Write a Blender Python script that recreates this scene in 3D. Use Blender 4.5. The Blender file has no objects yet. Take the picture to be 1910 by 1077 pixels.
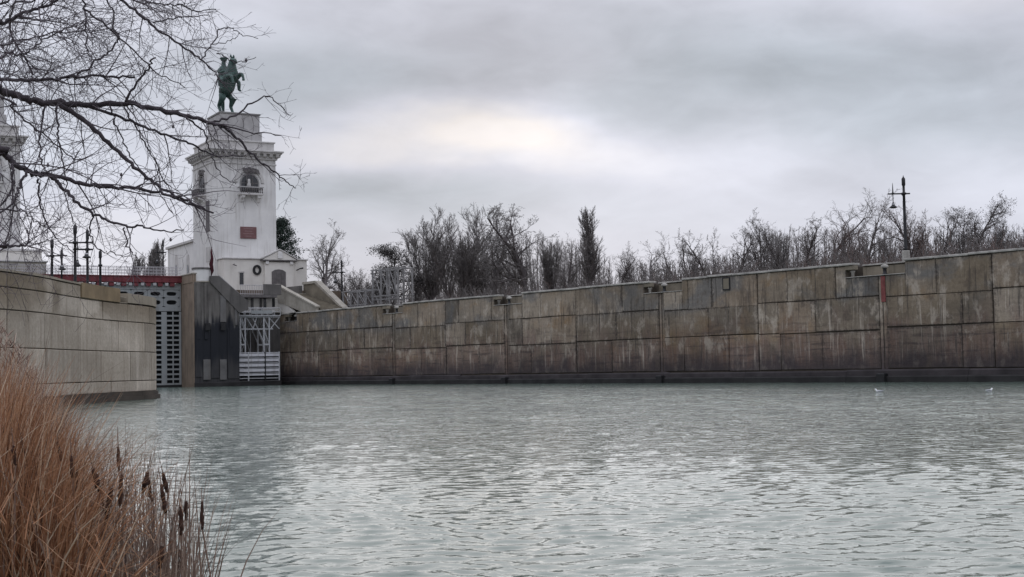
import bpy, math, random
import numpy as np
from mathutils import Vector, Matrix

scene = bpy.context.scene
COL = scene.collection
random.seed(7)

# ---------------------------------------------------------------- camera
F = 2600.0; CX = 955.0; CY = 538.5; CZ = 1.7          # focal length in pixels of a 1910 px wide frame
PITCH = math.atan((686 - CY) / F); ROLL = math.atan(0.019)
fw = Vector((0, math.cos(PITCH), math.sin(PITCH)))
up0 = Vector((0, -math.sin(PITCH), math.cos(PITCH))); rt0 = Vector((1, 0, 0))
rt = rt0 * math.cos(ROLL) - up0 * math.sin(ROLL)
up = up0 * math.cos(ROLL) + rt0 * math.sin(ROLL)
cam = bpy.data.cameras.new('camera')
cam.sensor_width = 36.0; cam.lens = 36.0 * F / 1910.0
cam.clip_start = 0.1; cam.clip_end = 6000
cob = bpy.data.objects.new('camera', cam); COL.objects.link(cob)
m = Matrix((rt, up, -fw)).transposed().to_4x4(); m.translation = (0, 0, CZ)
cob.matrix_world = m
scene.camera = cob
scene.cycles.max_bounces = 6; scene.cycles.diffuse_bounces = 3; scene.cycles.glossy_bounces = 3

# ---------------------------------------------------------------- light
SUN_EL = math.radians(10.0); SUN_AZ = math.radians(0.3)
scene.view_settings.view_transform = 'Standard'
scene.view_settings.look = 'None'
scene.view_settings.exposure = 0.0
scene.view_settings.gamma = 1.0
world = bpy.data.worlds.new('World'); scene.world = world; world.use_nodes = True
sl = bpy.data.lights.new('sun', 'SUN'); sl.energy = 0.5; sl.angle = math.radians(62); sl.color = (1.0, 0.95, 0.88)
so = bpy.data.objects.new('sun', sl); COL.objects.link(so)
sd = Vector((math.sin(SUN_AZ) * math.cos(SUN_EL), math.cos(SUN_AZ) * math.cos(SUN_EL), math.sin(SUN_EL)))
so.rotation_euler = (-sd).to_track_quat('-Z', 'Y').to_euler()


class NT:
    """small node-tree helper"""
    def __init__(s, tree):
        s.t = tree; s.n = tree.nodes; s.l = tree.links

    def add(s, typ, ins=None, **props):
        n = s.n.new(typ)
        for k, v in props.items():
            setattr(n, k, v)
        if ins:
            for k, v in ins.items():
                s.set(n.inputs[k], v)
        return n

    def set(s, sock, v):
        if isinstance(v, bpy.types.NodeSocket):
            s.l.new(v, sock)
        elif isinstance(v, tuple) and len(v) == 3 and sock.type == 'RGBA':
            sock.default_value = (*v, 1)
        else:
            sock.default_value = v

    def math(s, op, a, b=0.0, c=None, clamp=False):
        n = s.add('ShaderNodeMath', operation=op, use_clamp=clamp)
        s.set(n.inputs[0], a); s.set(n.inputs[1], b)
        if c is not None: s.set(n.inputs[2], c)
        return n.outputs[0]

    def vmul(s, v, xyz, off=(0, 0, 0)):
        n = s.add('ShaderNodeVectorMath', operation='MULTIPLY_ADD')
        s.set(n.inputs[0], v); n.inputs[1].default_value = xyz; n.inputs[2].default_value = off
        return n.outputs[0]

    def noise(s, v, scale=1.0, detail=4.0, rough=0.55, dist=0.0):
        n = s.add('ShaderNodeTexNoise', {'Scale': scale, 'Detail': detail, 'Roughness': rough, 'Distortion': dist})
        s.l.new(v, n.inputs['Vector'])
        return n.outputs['Fac']

    def smooth(s, v, a, b, lo=0.0, hi=1.0):
        n = s.add('ShaderNodeMapRange', interpolation_type='SMOOTHSTEP')
        s.set(n.inputs['Value'], v)
        for k, x in (('From Min', a), ('From Max', b), ('To Min', lo), ('To Max', hi)):
            s.set(n.inputs[k], x)
        return n.outputs['Result']

    def mix(s, f, a, b, mode='MIX'):
        n = s.add('ShaderNodeMix', data_type='RGBA', blend_type=mode)
        s.set(n.inputs['Factor'], f)
        s.set(n.inputs[6], a); s.set(n.inputs[7], b)
        return n.outputs[2]

    def ramp(s, f, stops):
        n = s.add('ShaderNodeValToRGB')
        e = n.color_ramp.elements
        while len(e) < len(stops): e.new(0.5)
        for i, (p, c) in enumerate(stops):
            e[i].position = p; e[i].color = (*c, 1)
        s.l.new(f, n.inputs['Fac'])
        return n.outputs['Color']


def build_sky():
    t = NT(world.node_tree); t.n.clear()
    out = t.add('ShaderNodeOutputWorld'); bg = t.add('ShaderNodeBackground', {'Strength': 0.1})
    t.l.new(bg.outputs[0], out.inputs[0])
    sky = t.add('ShaderNodeTexSky', sky_type='NISHITA', sun_disc=False, sun_elevation=SUN_EL, sun_rotation=SUN_AZ)
    co = t.add('ShaderNodeTexCoord').outputs['Generated']
    sep = t.add('ShaderNodeSeparateXYZ'); t.l.new(co, sep.inputs[0])
    x, y, z = sep.outputs
    az = t.math('ARCTAN2', x, y); el = t.math('ARCSINE', z)
    # warp the cloud coordinates so that no patch keeps a clean outline
    w1 = t.math('SUBTRACT', t.noise(t.vmul(co, (5, 5, 12)), 1.0, 4, .55), 0.5)
    w2 = t.math('SUBTRACT', t.noise(t.vmul(co, (5, 5, 12), (7, 3, 5)), 1.0, 4, .55), 0.5)
    azw = t.math('MULTIPLY_ADD', w1, 0.22, az); elw = t.math('MULTIPLY_ADD', w2, 0.085, el)
    n1 = t.noise(t.vmul(co, (2.6, 2.6, 6.0), (3.1, 0, .4)), 1.0, 5, .5, .4)
    n2 = t.noise(t.vmul(co, (7.0, 7.0, 19.0), (1.7, 2, 9)), 1.0, 4, .5, .6)
    val = t.math('MULTIPLY_ADD', t.math('SUBTRACT', n1, .5), 0.34, 0.675)
    val = t.math('MULTIPLY_ADD', t.math('SUBTRACT', n2, .5), 0.30, val)
    n3 = t.noise(t.vmul(co, (17.0, 17.0, 38.0), (4, 8, 1)), 1.0, 5, .6, .5)
    val = t.math('MULTIPLY_ADD', t.math('SUBTRACT', n3, .5), 0.16, val)
    warm = 0.0
    blobs = [  # px, py, sx, sy, brightness, warmth: the thin spots and thick banks of the cloud deck
        (965, 222, 130, 46, .15, 1.0), (800, 258, 270, 52, .15, .9), (1090, 195, 90, 40, .12, -.2),
        (1260, 290, 240, 34, .12, .1), (560, 165, 190, 75, -.12, -.9), (1430, 155, 330, 70, -.17, -.9),
        (860, 75, 300, 60, -.10, .1), (700, 375, 260, 45, -.09, -.8), (1880, 395, 160, 45, .12, 0),
        (60, 250, 160, 120, .02, -.3), (180, 430, 190, 60, .16, .4), (430, 40, 220, 60, .08, .1),
        (1300, 400, 300, 40, .03, 0), (1780, 270, 220, 60, -.10, -.6), (1850, 60, 200, 50, .02, .3)]
    for px, py, sx, sy, b, wm in blobs:
        a = t.math('DIVIDE', t.math('SUBTRACT', azw, (px - CX) / F), sx / F)
        e = t.math('DIVIDE', t.math('SUBTRACT', elw, (686 - py) / F), sy / F)
        r2 = t.math('ADD', t.math('MULTIPLY', a, a), t.math('MULTIPLY', e, e))
        g = t.math('EXPONENT', t.math('MULTIPLY', r2, -0.5))
        val = t.math('MULTIPLY_ADD', g, b, val)
        warm = t.math('MULTIPLY_ADD', g, wm, warm)
    # an overcast sky grows brighter towards the zenith
    val = t.math('MULTIPLY', val, t.smooth(z, 0.28, 0.95, 1.0, 2.15))
    wf = t.math('MULTIPLY_ADD', warm, 0.5, 0.5, clamp=True)
    tint = t.ramp(wf, [(0.0, (0.865, 0.955, 1.08)), (0.5, (0.925, 0.955, 1.085)), (1.0, (1.03, 0.985, 0.985))])
    n = t.add('ShaderNodeVectorMath', operation='SCALE'); t.l.new(tint, n.inputs[0])
    t.l.new(t.math('MULTIPLY', val, 10.0), n.inputs['Scale'])
    t.l.new(t.mix(0.985, sky.outputs[0], n.outputs[0]), bg.inputs['Color'])


build_sky()


# ---------------------------------------------------------------- placing helpers
def ray(px, py):
    return rt * ((px - CX) / F) - up * ((py - CY) / F) + fw


def PZ(px, py, z):
    d = ray(px, py); t = (z - CZ) / d.z
    return Vector((d.x * t, d.y * t, z))


def PY(px, py, y):
    d = ray(px, py); t = y / d.y
    return Vector((d.x * t, y, CZ + d.z * t))


class Frame:
    """a vertical frame: local x along a facade, local y away behind it"""
    def __init__(s, o, rz):
        s.o = (o[0], o[1]); s.rz = rz; s.c = math.cos(rz); s.s = math.sin(rz)

    def hit(f, px, py, yl=0.0):
        d = ray(px, py); nx, ny = -f.s, f.c
        t = ((f.o[0] * nx + f.o[1] * ny) + yl) / (d.x * nx + d.y * ny)
        X, Y = d.x * t - f.o[0], d.y * t - f.o[1]
        return X * f.c + Y * f.s, CZ + d.z * t

    def hitx(f, px, py, xl=0.0):
        d = ray(px, py); nx, ny = f.c, f.s
        t = ((f.o[0] * nx + f.o[1] * ny) + xl) / (d.x * nx + d.y * ny)
        X, Y = d.x * t - f.o[0], d.y * t - f.o[1]
        return -X * f.s + Y * f.c, CZ + d.z * t

    def w(f, x, y, z=0.0):
        return Vector((f.o[0] + x * f.c - y * f.s, f.o[1] + x * f.s + y * f.c, z))


# ---------------------------------------------------------------- mesh helpers
class MB:
    def __init__(s):
        s.v = []; s.f = []; s.uv = None

    def box(s, x0, x1, y0, y1, z0, z1, ch=0.0):
        b = len(s.v)
        if ch <= 0:
            s.v += [(x0, y0, z0), (x1, y0, z0), (x1, y1, z0), (x0, y1, z0), (x0, y0, z1), (x1, y0, z1), (x1, y1, z1), (x0, y1, z1)]
            for q in ((0, 3, 2, 1), (4, 5, 6, 7), (0, 1, 5, 4), (1, 2, 6, 5), (2, 3, 7, 6), (3, 0, 4, 7)):
                s.f.append(tuple(b + i for i in q))
            return s
        rings = ((z0, ch), (z0 + ch, 0), (z1 - ch, 0), (z1, ch))
        for z, c in rings:
            s.v += [(x0 + c, y0 + c, z), (x1 - c, y0 + c, z), (x1 - c, y1 - c, z), (x0 + c, y1 - c, z)]
        s.f.append((b + 3, b + 2, b + 1, b))
        for k in range(3):
            for i in range(4):
                j = (i + 1) % 4
                s.f.append((b + 4 * k + i, b + 4 * k + j, b + 4 * k + 4 + j, b + 4 * k + 4 + i))
        s.f.append((b + 12, b + 13, b + 14, b + 15))
        return s

    def prism(s, poly, a0, a1, axis='y'):
        """extrude a 2-D polygon along an axis: poly is (x,z) for y, (x,y) for z, (y,z) for x"""
        b = len(s.v); n = len(poly)
        for a in (a0, a1):
            for p, q in poly:
                s.v.append((p, a, q) if axis == 'y' else ((p, q, a) if axis == 'z' else (a, p, q)))
        s.f.append(tuple(b + i for i in range(n))); s.f.append(tuple(b + n + i for i in reversed(range(n))))
        for i in range(n):
            j = (i + 1) % n
            s.f.append((b + i, b + n + i, b + n + j, b + j))
        return s

    def tube(s, pts, rad, sides=6, cap=True):
        pts = [Vector(p) for p in pts]; n = len(pts)
        if not isinstance(rad, (list, tuple)): rad = [rad] * n
        b = len(s.v)
        ref = None
        for i, p in enumerate(pts):
            d = (pts[min(i + 1, n - 1)] - pts[max(i - 1, 0)])
            if d.length < 1e-9: d = Vector((0, 0, 1))
            d.normalize()
            if ref is None:
                ref = Vector((0, 0, 1)) if abs(d.z) < .9 else Vector((1, 0, 0))
            u = ref - d * ref.dot(d)
            if u.length < 1e-6:
                u = d.orthogonal()
            u.normalize(); ref = u; w = d.cross(u)
            for k in range(sides):
                a = 2 * math.pi * k / sides
                q = p + (u * math.cos(a) + w * math.sin(a)) * rad[i]
                s.v.append((q.x, q.y, q.z))
        for i in range(n - 1):
            for k in range(sides):
                j = (k + 1) % sides
                s.f.append((b + i * sides + k, b + i * sides + j, b + (i + 1) * sides + j, b + (i + 1) * sides + k))
        if cap:
            s.f.append(tuple(b + k for k in reversed(range(sides))))
            s.f.append(tuple(b + (n - 1) * sides + k for k in range(sides)))
        return s

    def bar(s, p, q, r, sides=4):
        return s.tube([p, q], [r, r], sides)

    def lathe(s, prof, c=(0, 0, 0), sides=12):
        b = len(s.v); n = len(prof)
        for r, z in prof:
            for k in range(sides):
                a = 2 * math.pi * k / sides
                s.v.append((c[0] + r * math.cos(a), c[1] + r * math.sin(a), c[2] + z))
        for i in range(n - 1):
            for k in range(sides):
                j = (k + 1) % sides
                s.f.append((b + i * sides + k, b + i * sides + j, b + (i + 1) * sides + j, b + (i + 1) * sides + k))
        s.f.append(tuple(b + k for k in reversed(range(sides))))
        s.f.append(tuple(b + (n - 1) * sides + k for k in range(sides)))
        return s

    def mesh(s, name, mat, smooth=False, uv=None):
        me = bpy.data.meshes.new(name)
        me.from_pydata(s.v, [], s.f); me.update()
        if mat is not None: me.materials.append(mat)
        if smooth:
            me.polygons.foreach_set('use_smooth', [True] * len(me.polygons))
        if uv is not None:
            lay = me.uv_layers.new(name='uv')
            li = np.empty(len(me.loops), dtype=np.int32); me.loops.foreach_get('vertex_index', li)
            lay.data.foreach_set('uv', np.asarray(uv, dtype=np.float32)[li].ravel())
        return me

    def build(s, name, mat, parent=None, smooth=False, uv=None):
        o = bpy.data.objects.new(name, s.mesh(name, mat, smooth, uv)); COL.objects.link(o)
        if parent is not None: o.parent = parent
        return o


def empty(name, loc=(0, 0, 0), rz=0.0):
    o = bpy.data.objects.new(name, None); COL.objects.link(o)
    o.location = loc; o.rotation_euler = (0, 0, rz); o.empty_display_size = 0.2
    return o


def tag(o, label, cat, group=None):
    o['label'] = label; o['category'] = cat
    if group: o['group'] = group
    return o


def part(mesh, name, parent, loc=(0, 0, 0), rot=(0, 0, 0), scale=(1, 1, 1)):
    o = bpy.data.objects.new(name, mesh); COL.objects.link(o); o.parent = parent
    o.location = loc; o.rotation_euler = rot; o.scale = scale
    return o


def copy_tree(o, parent=None):
    c = o.copy(); COL.objects.link(c); c.parent = parent
    for ch in o.children: copy_tree(ch, c)
    return c


# ---------------------------------------------------------------- materials
def new_mat(name, rough=0.8, spec=0.3):
    mt = bpy.data.materials.new(name); mt.use_nodes = True
    t = NT(mt.node_tree); b = t.n['Principled BSDF']
    b.inputs['Roughness'].default_value = rough; b.inputs['Specular IOR Level'].default_value = spec
    return mt, t, b


def plain(name, c, var=0.25, scale=2.0, rough=0.75, bump=0.0, streak=0.0, dirt=None, metal=0.0, spec=0.3, soot=None):
    """paint, stone or wood: two tones of one colour, fine relief, optional runs of grime"""
    mt, t, b = new_mat(name, rough, spec)
    co = t.add('ShaderNodeTexCoord').outputs['Object']
    n = t.noise(co, scale, 6, .6)
    lo = tuple(x * (1 - var) for x in c); hi = tuple(min(1, x * (1 + var)) for x in c)
    col = t.ramp(n, [(0.3, lo), (0.7, hi)])
    if streak > 0:
        st = t.noise(t.vmul(co, (1.7, 1.7, .14)), 1.0, 5, .6)
        f = t.math('MULTIPLY', t.smooth(st, .5, .75), streak)
        col = t.mix(f, col, dirt or tuple(x * .45 for x in c))
    if soot:   # rain-washed grime that runs down in tongues from a ledge
        sz = t.add('ShaderNodeSeparateXYZ'); t.l.new(co, sz.inputs[0])
        sn = t.noise(t.vmul(co, (1.1, 1.1, .10), (5, 2, 0)), 1.0, 5, .65)
        f = t.smooth(t.math('MULTIPLY_ADD', t.math('SUBTRACT', sn, .5), soot[2], sz.outputs[2]), soot[0], soot[1], 0, .62)
        col = t.mix(f, col, (.33, .315, .30))
    t.l.new(col, b.inputs['Base Color'])
    b.inputs['Metallic'].default_value = metal
    if bump > 0:
        bp = t.add('ShaderNodeBump', {'Strength': bump, 'Distance': 0.02})
        t.l.new(t.noise(co, scale * 9, 5, .65), bp.inputs['Height']); t.l.new(bp.outputs[0], b.inputs['Normal'])
    return mt


def wall_mat(name, right):
    """weathered facing slabs; uv = metres along the wall, metres above the water"""
    mt, t, b = new_mat(name, 0.85, 0.25)
    uv = t.add('ShaderNodeUVMap', uv_map='uv').outputs[0]
    sp = t.add('ShaderNodeSeparateXYZ'); t.l.new(uv, sp.inputs[0]); v = sp.outputs[1]
    rnd = t.add('ShaderNodeObjectInfo').outputs['Random']
    big = t.noise(t.vmul(uv, (.16, .22, 1)), 1.0, 5, .6, .5)
    big2 = t.noise(t.vmul(uv, (.13, .2, 1), (31, 7, 0)), 1.0, 5, .6, .5)
    st = t.noise(t.vmul(uv, (1.3, .10, 1), (3, 0, 0)), 1.0, 5, .62, .25)
    st2 = t.noise(t.vmul(uv, (2.3, .16, 1), (13, 5, 0)), 1.0, 5, .65, .3)
    hz = t.noise(t.vmul(uv, (.25, 3.2, 1)), 1.0, 4, .6, .3)
    fine = t.noise(t.vmul(uv, (5, 4, 1)), 1.0, 6, .7)
    edge = t.noise(t.vmul(uv, (.5, .3, 1), (5, 5, 0)), 1.0, 5, .6)
    sx = t.noise(t.vmul(uv, (3.1, .13, 1), (3, 0, 0)), 1.0, 4, .6, .2)
    sx2 = t.noise(t.vmul(uv, (4.5, .22, 1), (43, 9, 0)), 1.0, 4, .6, .3)
    if right:
        col = t.ramp(big, [(.30, (.085, .074, .058)), (.44, (.145, .122, .092)), (.56, (.195, .165, .125)), (.72, (.27, .235, .19))])
        pan = t.ramp(rnd, [(0, (.13, .132, .13)), (.25, (.19, .15, .10)), (.5, (.16, .145, .12)), (.72, (.215, .165, .125)), (.88, (.30, .275, .235)), (1, (.11, .10, .085))])
        col = t.mix(.36, col, pan)
        col = t.mix(t.math('MULTIPLY', t.smooth(big2, .50, .62), t.smooth(v, 5.6, 7.2, 0.1, 0.7)), col, (.115, .122, .126))
        col = t.mix(t.smooth(big2, .46, .32, 0, .5), col, (.215, .14, .068))
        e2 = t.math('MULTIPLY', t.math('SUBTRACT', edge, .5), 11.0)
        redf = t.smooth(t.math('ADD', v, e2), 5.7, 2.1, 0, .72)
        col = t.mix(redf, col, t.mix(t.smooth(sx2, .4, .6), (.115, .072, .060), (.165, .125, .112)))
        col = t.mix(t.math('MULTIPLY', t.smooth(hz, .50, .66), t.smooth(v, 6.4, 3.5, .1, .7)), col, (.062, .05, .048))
        lf = t.math('MULTIPLY', t.smooth(sx, .57, .68), t.smooth(v, 9, 6.0, .10, .75))
        col = t.mix(t.math('MULTIPLY', lf, t.smooth(big2, .35, .55, .25, 1.0)), col, (.41, .375, .325))
        col = t.mix(t.math('MULTIPLY', t.smooth(sx2, .54, .68), .7), col, (.045, .041, .038))
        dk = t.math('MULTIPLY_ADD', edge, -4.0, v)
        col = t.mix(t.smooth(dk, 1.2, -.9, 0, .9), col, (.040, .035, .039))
        gn = t.add('ShaderNodeTexCoord').outputs['Generated']
        gs = t.add('ShaderNodeSeparateXYZ'); t.l.new(gn, gs.inputs[0])
        ez = t.math('MINIMUM', gs.outputs[2], t.math('SUBTRACT', 1.0, gs.outputs[2]))
        ex = t.math('MINIMUM', gs.outputs[0], t.math('SUBTRACT', 1.0, gs.outputs[0]))
        ee = t.math('ADD', t.math('MINIMUM', ez, ex), t.math('MULTIPLY', t.math('SUBTRACT', fine, .5), .22))
        col = t.mix(t.math('MULTIPLY', t.smooth(ee, .055, -.01), t.smooth(big2, .4, .56, .15, .75)), col, (.05, .044, .04))
        pt = t.noise(t.vmul(uv, (.8, .45, 1), (61, 17, 0)), 1.0, 6, .68, .2)
        col = t.mix(t.math('MULTIPLY', t.smooth(pt, .52, .66), t.smooth(v, 2.0, 3.6, .15, .72)), col, (.34, .31, .265))
        col = t.mix(t.math('MULTIPLY', t.smooth(pt, .46, .34), .55), col, (.075, .062, .052))
        lo, hi = .98, 1.45
    else:
        col = t.ramp(big, [(.28, (.36, .322, .268)), (.5, (.45, .41, .35)), (.72, (.52, .475, .41))])
        col = t.mix(t.smooth(v, 6.35, 6.5, 0.0, 0.5), col, (.25, .21, .155))
        col = t.mix(t.math('MULTIPLY', t.smooth(big2, .42, .58), t.smooth(v, 4.2, 6.5, 0.22, 0.85)), col, (.16, .13, .09))
        col = t.mix(t.math('MULTIPLY', t.smooth(st, .54, .68), t.smooth(v, 5.6, 3.2, .1, .6)), col, (.60, .55, .48))
        col = t.mix(t.math('MULTIPLY', t.smooth(sx2, .55, .70), .32), col, (.17, .145, .112))
        col = t.mix(t.math('MULTIPLY', t.smooth(st2, .50, .66), .42), col, (.21, .175, .135))
        dk = t.math('MULTIPLY_ADD', edge, -.5, v)
        col = t.mix(t.smooth(dk, .45, .2, 0, .85), col, (.085, .07, .055))
        lo, hi = .90, 1.2
    col = t.mix(1.0, col, t.ramp(rnd, [(0, (lo * 1.03, lo * .99, lo * .96)), (1, (hi * 1.03, hi * .99, hi * .96))]), 'MULTIPLY')
    col = t.mix(1.0, col, t.ramp(fine, [(.3, (.82,) * 3), (.7, (1.16,) * 3)]), 'MULTIPLY')
    t.l.new(col, b.inputs['Base Color'])
    t.l.new(t.smooth(v, .6, 1.6, .45, .88), b.inputs['Roughness'])
    bp = t.add('ShaderNodeBump', {'Strength': .5, 'Distance': .05})
    t.l.new(t.math('ADD', fine, t.math('MULTIPLY', hz, .7)), bp.inputs['Height']); t.l.new(bp.outputs[0], b.inputs['Normal'])
    return mt


M = {}
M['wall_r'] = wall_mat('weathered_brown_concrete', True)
M['wall_l'] = wall_mat('beige_concrete', False)
M['joint'] = plain('joint_concrete', (.09, .075, .06), .3, 1.5, .9, .3)
M['coping'] = plain('coping_concrete', (.37, .355, .325), .35, .9, .85, .4, .4, (.12, .11, .095))
M['niche'] = plain('niche_concrete', (.20, .175, .135), .3, .6, .85, .4, .6, (.09, .08, .06))
M['plinth'] = plain('wet_plinth', (.026, .025, .025), .5, .5, .75, .3)
M['damp'] = plain('damp_purple_concrete', (.045, .039, .041), .5, .45, .8, .4, .6, (.035, .031, .033))
M['black_iron'] = plain('black_iron', (.018, .018, .02), .3, 5, .45)
M['rubber'] = plain('black_rubber', (.02, .02, .021), .3, 4, .6)
M['white_paint'] = plain('white_paint', (.68, .68, .66), .12, 3, .55, 0, .35, (.34, .30, .26))
M['tower_white'] = plain('white_render', (.70, .69, .675), .12, .35, .8, .15, .7, (.44, .42, .39), soot=(28.5, 32.8, 14.0))
M['cornice'] = plain('grey_stucco', (.52, .505, .49), .15, .8, .8, .2, .5, (.26, .245, .23))
M['house_white'] = plain('cream_render', (.67, .645, .60), .1, .5, .8, .15, .3, (.45, .42, .37))
M['glass'] = plain('dark_glass', (.022, .024, .028), .3, 3, .15, spec=.6)
M['stone'] = plain('grey_stone', (.40, .39, .385), .18, .7, .85, .3, .6, (.22, .21, .205))
M['relief_stone'] = plain('dark_stone', (.24, .235, .23), .2, .7, .85, .3)
M['relief'] = plain('dark_relief', (.12, .112, .11), .4, 2, .6, .3)
M['plaque'] = plain('red_granite', (.17, .085, .085), .2, 1.2, .5)
M['plaque_line'] = plain('granite_lettering', (.25, .16, .155), .2, 4, .5)
M['pier'] = plain('pier_concrete', (.125, .118, .112), .3, .3, .85, .3, .8, (.055, .05, .05))
def stained_pier():
    mt, t, b = new_mat('stained_pier', .8, .25)
    co = t.add('ShaderNodeTexCoord').outputs['Object']
    z = t.add('ShaderNodeSeparateXYZ'); t.l.new(co, z.inputs[0]); z = z.outputs[2]
    st = t.noise(t.vmul(co, (1.6, 1.6, .07)), 1.0, 4, .6, .2); st2 = t.noise(t.vmul(co, (3.5, 3.5, .2), (9, 4, 2)), 1.0, 4, .6)
    col = t.ramp(t.noise(co, .4, 5, .6), [(.3, (.10, .092, .085)), (.7, (.19, .18, .168))])
    col = t.mix(t.smooth(st2, .5, .68, 0, .7), col, (.05, .046, .045))
    col = t.mix(t.smooth(st, .56, .70, 0, .5), col, (.27, .26, .25))
    zz = t.math('MULTIPLY_ADD', t.math('SUBTRACT', st, .5), 5.0, z)
    wet = t.math('MULTIPLY', t.smooth(zz, 9.3, 7.6), t.smooth(zz, 2.2, 4.2, .72, .97))
    col = t.mix(wet, col, (.013, .015, .021))
    t.l.new(col, b.inputs['Base Color'])
    t.l.new(t.smooth(z, 8, 9, .55, .85), b.inputs['Roughness'])
    return mt


M['pier_wet'] = stained_pier()
M['pier_brown'] = plain('pier_brown', (.25, .195, .15), .25, .5, .85, .3, .6, (.11, .09, .075))
M['pier_dark'] = plain('tarred_steel', (.020, .023, .032), .35, .4, .5, .1, .5, (.012, .013, .017))
M['pier_light'] = plain('pale_strip', (.14, .136, .134), .3, .6, .75, 0, .7, (.12, .11, .10))
M['pier_low'] = plain('wet_pier_face', (.045, .043, .045), .5, .6, .6, .3, .6, (.016, .016, .018))
M['gate_grey'] = plain('grey_steel', (.30, .315, .32), .12, .5, .5, 0, .45, (.15, .14, .13))
M['hole_shade'] = plain('opening_shade', (.02, .021, .023), .3, 2, .8)  # near-black, puts the shade inside openings into the colour
M['red_paint'] = plain('red_paint', (.155, .034, .040), .25, .8, .55, 0, .4, (.10, .025, .03))
M['rail_grey'] = plain('pale_rail', (.42, .41, .42), .2, 2, .5)
M['steel_white'] = plain('white_steel', (.46, .465, .48), .18, 1.5, .5, 0, .4, (.22, .20, .18))
M['steel_dull'] = plain('dull_steel', (.24, .235, .235), .25, 1.5, .6, 0, .5, (.12, .11, .10))
M['panel_white'] = plain('white_gate_panel', (.60, .60, .63), .12, 1.2, .5, 0, .5, (.30, .27, .25))
M['stair'] = plain('stair_concrete', (.34, .315, .27), .25, .8, .85, .3, .55, (.16, .14, .115))
M['flag'] = plain('dark_red_cloth', (.05, .010, .016), .3, 4, .85)
M['wood'] = plain('grey_wood', (.13, .12, .12), .25, 2, .7, 0, .5)
M['bronze'] = plain('green_bronze', (.042, .080, .070), .5, .7, .6, .2, .7, (.11, .19, .165), spec=.4)
M['bark'] = plain('dark_bark', (.066, .055, .062), .35, 7, .85, .6)
M['bark_twig'] = plain('twig_bark', (.105, .09, .10), .3, 5, .85)
M['bark_grey'] = plain('grey_bark', (.092, .08, .08), .3, .8, .9)
M['bark_pale'] = plain('pale_bark', (.16, .145, .145), .3, .8, .9)
M['twig'] = plain('grey_twigs', (.14, .127, .122), .3, .5, .9)
M['twig_red'] = plain('reddish_twigs', (.14, .104, .094), .3, .5, .9)
M['tuft'] = plain('withered_leaves', (.062, .058, .056), .4, 1.5, .85)
M['pine'] = plain('pine_needles', (.016, .028, .020), .4, 1.5, .8)
M['earth'] = plain('dry_earth', (.13, .10, .075), .3, .4, .95, .5)
M['grassland'] = plain('dry_grassland', (.15, .125, .085), .3, .15, .95, .4)
M['gull'] = plain('white_feathers', (.8, .8, .8), .06, 8, .7)
M['gull_grey'] = plain('grey_feathers', (.35, .36, .38), .1, 8, .7)
M['beak'] = plain('yellow_beak', (.5, .33, .08), .1, 9, .5)
M['cattail'] = plain('cattail_head', (.06, .030, .022), .6, 25, .95, .6)
M['red_stripe'] = plain('faded_red_paint', (.20, .062, .058), .4, 1.5, .85, .3, .8, (.12, .085, .075))
M['lamp_glass'] = plain('lamp_glass', (.5, .5, .52), .1, 4, .3)


def blade_mat(name, stops):
    mt, t, b = new_mat(name, .75, .25)
    at = t.add('ShaderNodeAttribute', attribute_name='tone')
    t.l.new(t.ramp(at.outputs['Fac'], stops), b.inputs['Base Color'])
    tr = t.add('ShaderNodeBsdfTranslucent'); t.l.new(t.ramp(at.outputs['Fac'], stops), tr.inputs['Color'])
    mx = t.add('ShaderNodeMixShader', {0: .3})
    t.l.new(b.outputs[0], mx.inputs[1]); t.l.new(tr.outputs[0], mx.inputs[2])
    t.l.new(mx.outputs[0], t.n['Material Output'].inputs[0])
    return mt


M['reed'] = blade_mat('dry_reed_blades', [(0, (.09, .042, .024)), (.3, (.25, .115, .06)), (.6, (.37, .19, .10)), (.85, (.48, .30, .19)), (1, (.58, .46, .34))])
M['reed_grey'] = blade_mat('grey_reed_stalks', [(0, (.085, .056, .047)), (.4, (.20, .135, .108)), (.75, (.36, .27, .215)), (1, (.55, .46, .38))])


def water_mat():
    mt, t, b = new_mat('silty_water', .045, .5)
    co = t.add('ShaderNodeTexCoord').outputs['Object']
    sp = t.add('ShaderNodeSeparateXYZ'); t.l.new(co, sp.inputs[0])
    n = t.noise(co, .05, 3, .5)
    t.l.new(t.ramp(n, [(.3, (.094, .130, .108)), (.7, (.106, .140, .118))]), b.inputs['Base Color'])
    b.inputs['IOR'].default_value = 1.333
    fine = t.noise(t.vmul(co, (5.0, 8.0, 1)), 1.0, 3, .55, .4)
    b1 = t.add('ShaderNodeBump', {'Strength': 1.0, 'Distance': .006}); t.l.new(fine, b1.inputs['Height'])
    # waves too far off for the mesh to carry go on as relief
    wide = t.noise(t.vmul(co, (1.9, 2.6, 1)), 1.0, 3, .6, .5)
    b2 = t.add('ShaderNodeBump', {'Strength': 1.0}); t.l.new(wide, b2.inputs['Height'])
    t.l.new(t.smooth(sp.outputs[1], 12, 60, 0.0, .14), b2.inputs['Distance'])
    t.l.new(b1.outputs[0], b2.inputs['Normal']); t.l.new(b2.outputs[0], b.inputs['Normal'])
    return mt


M['water'] = water_mat()


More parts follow.
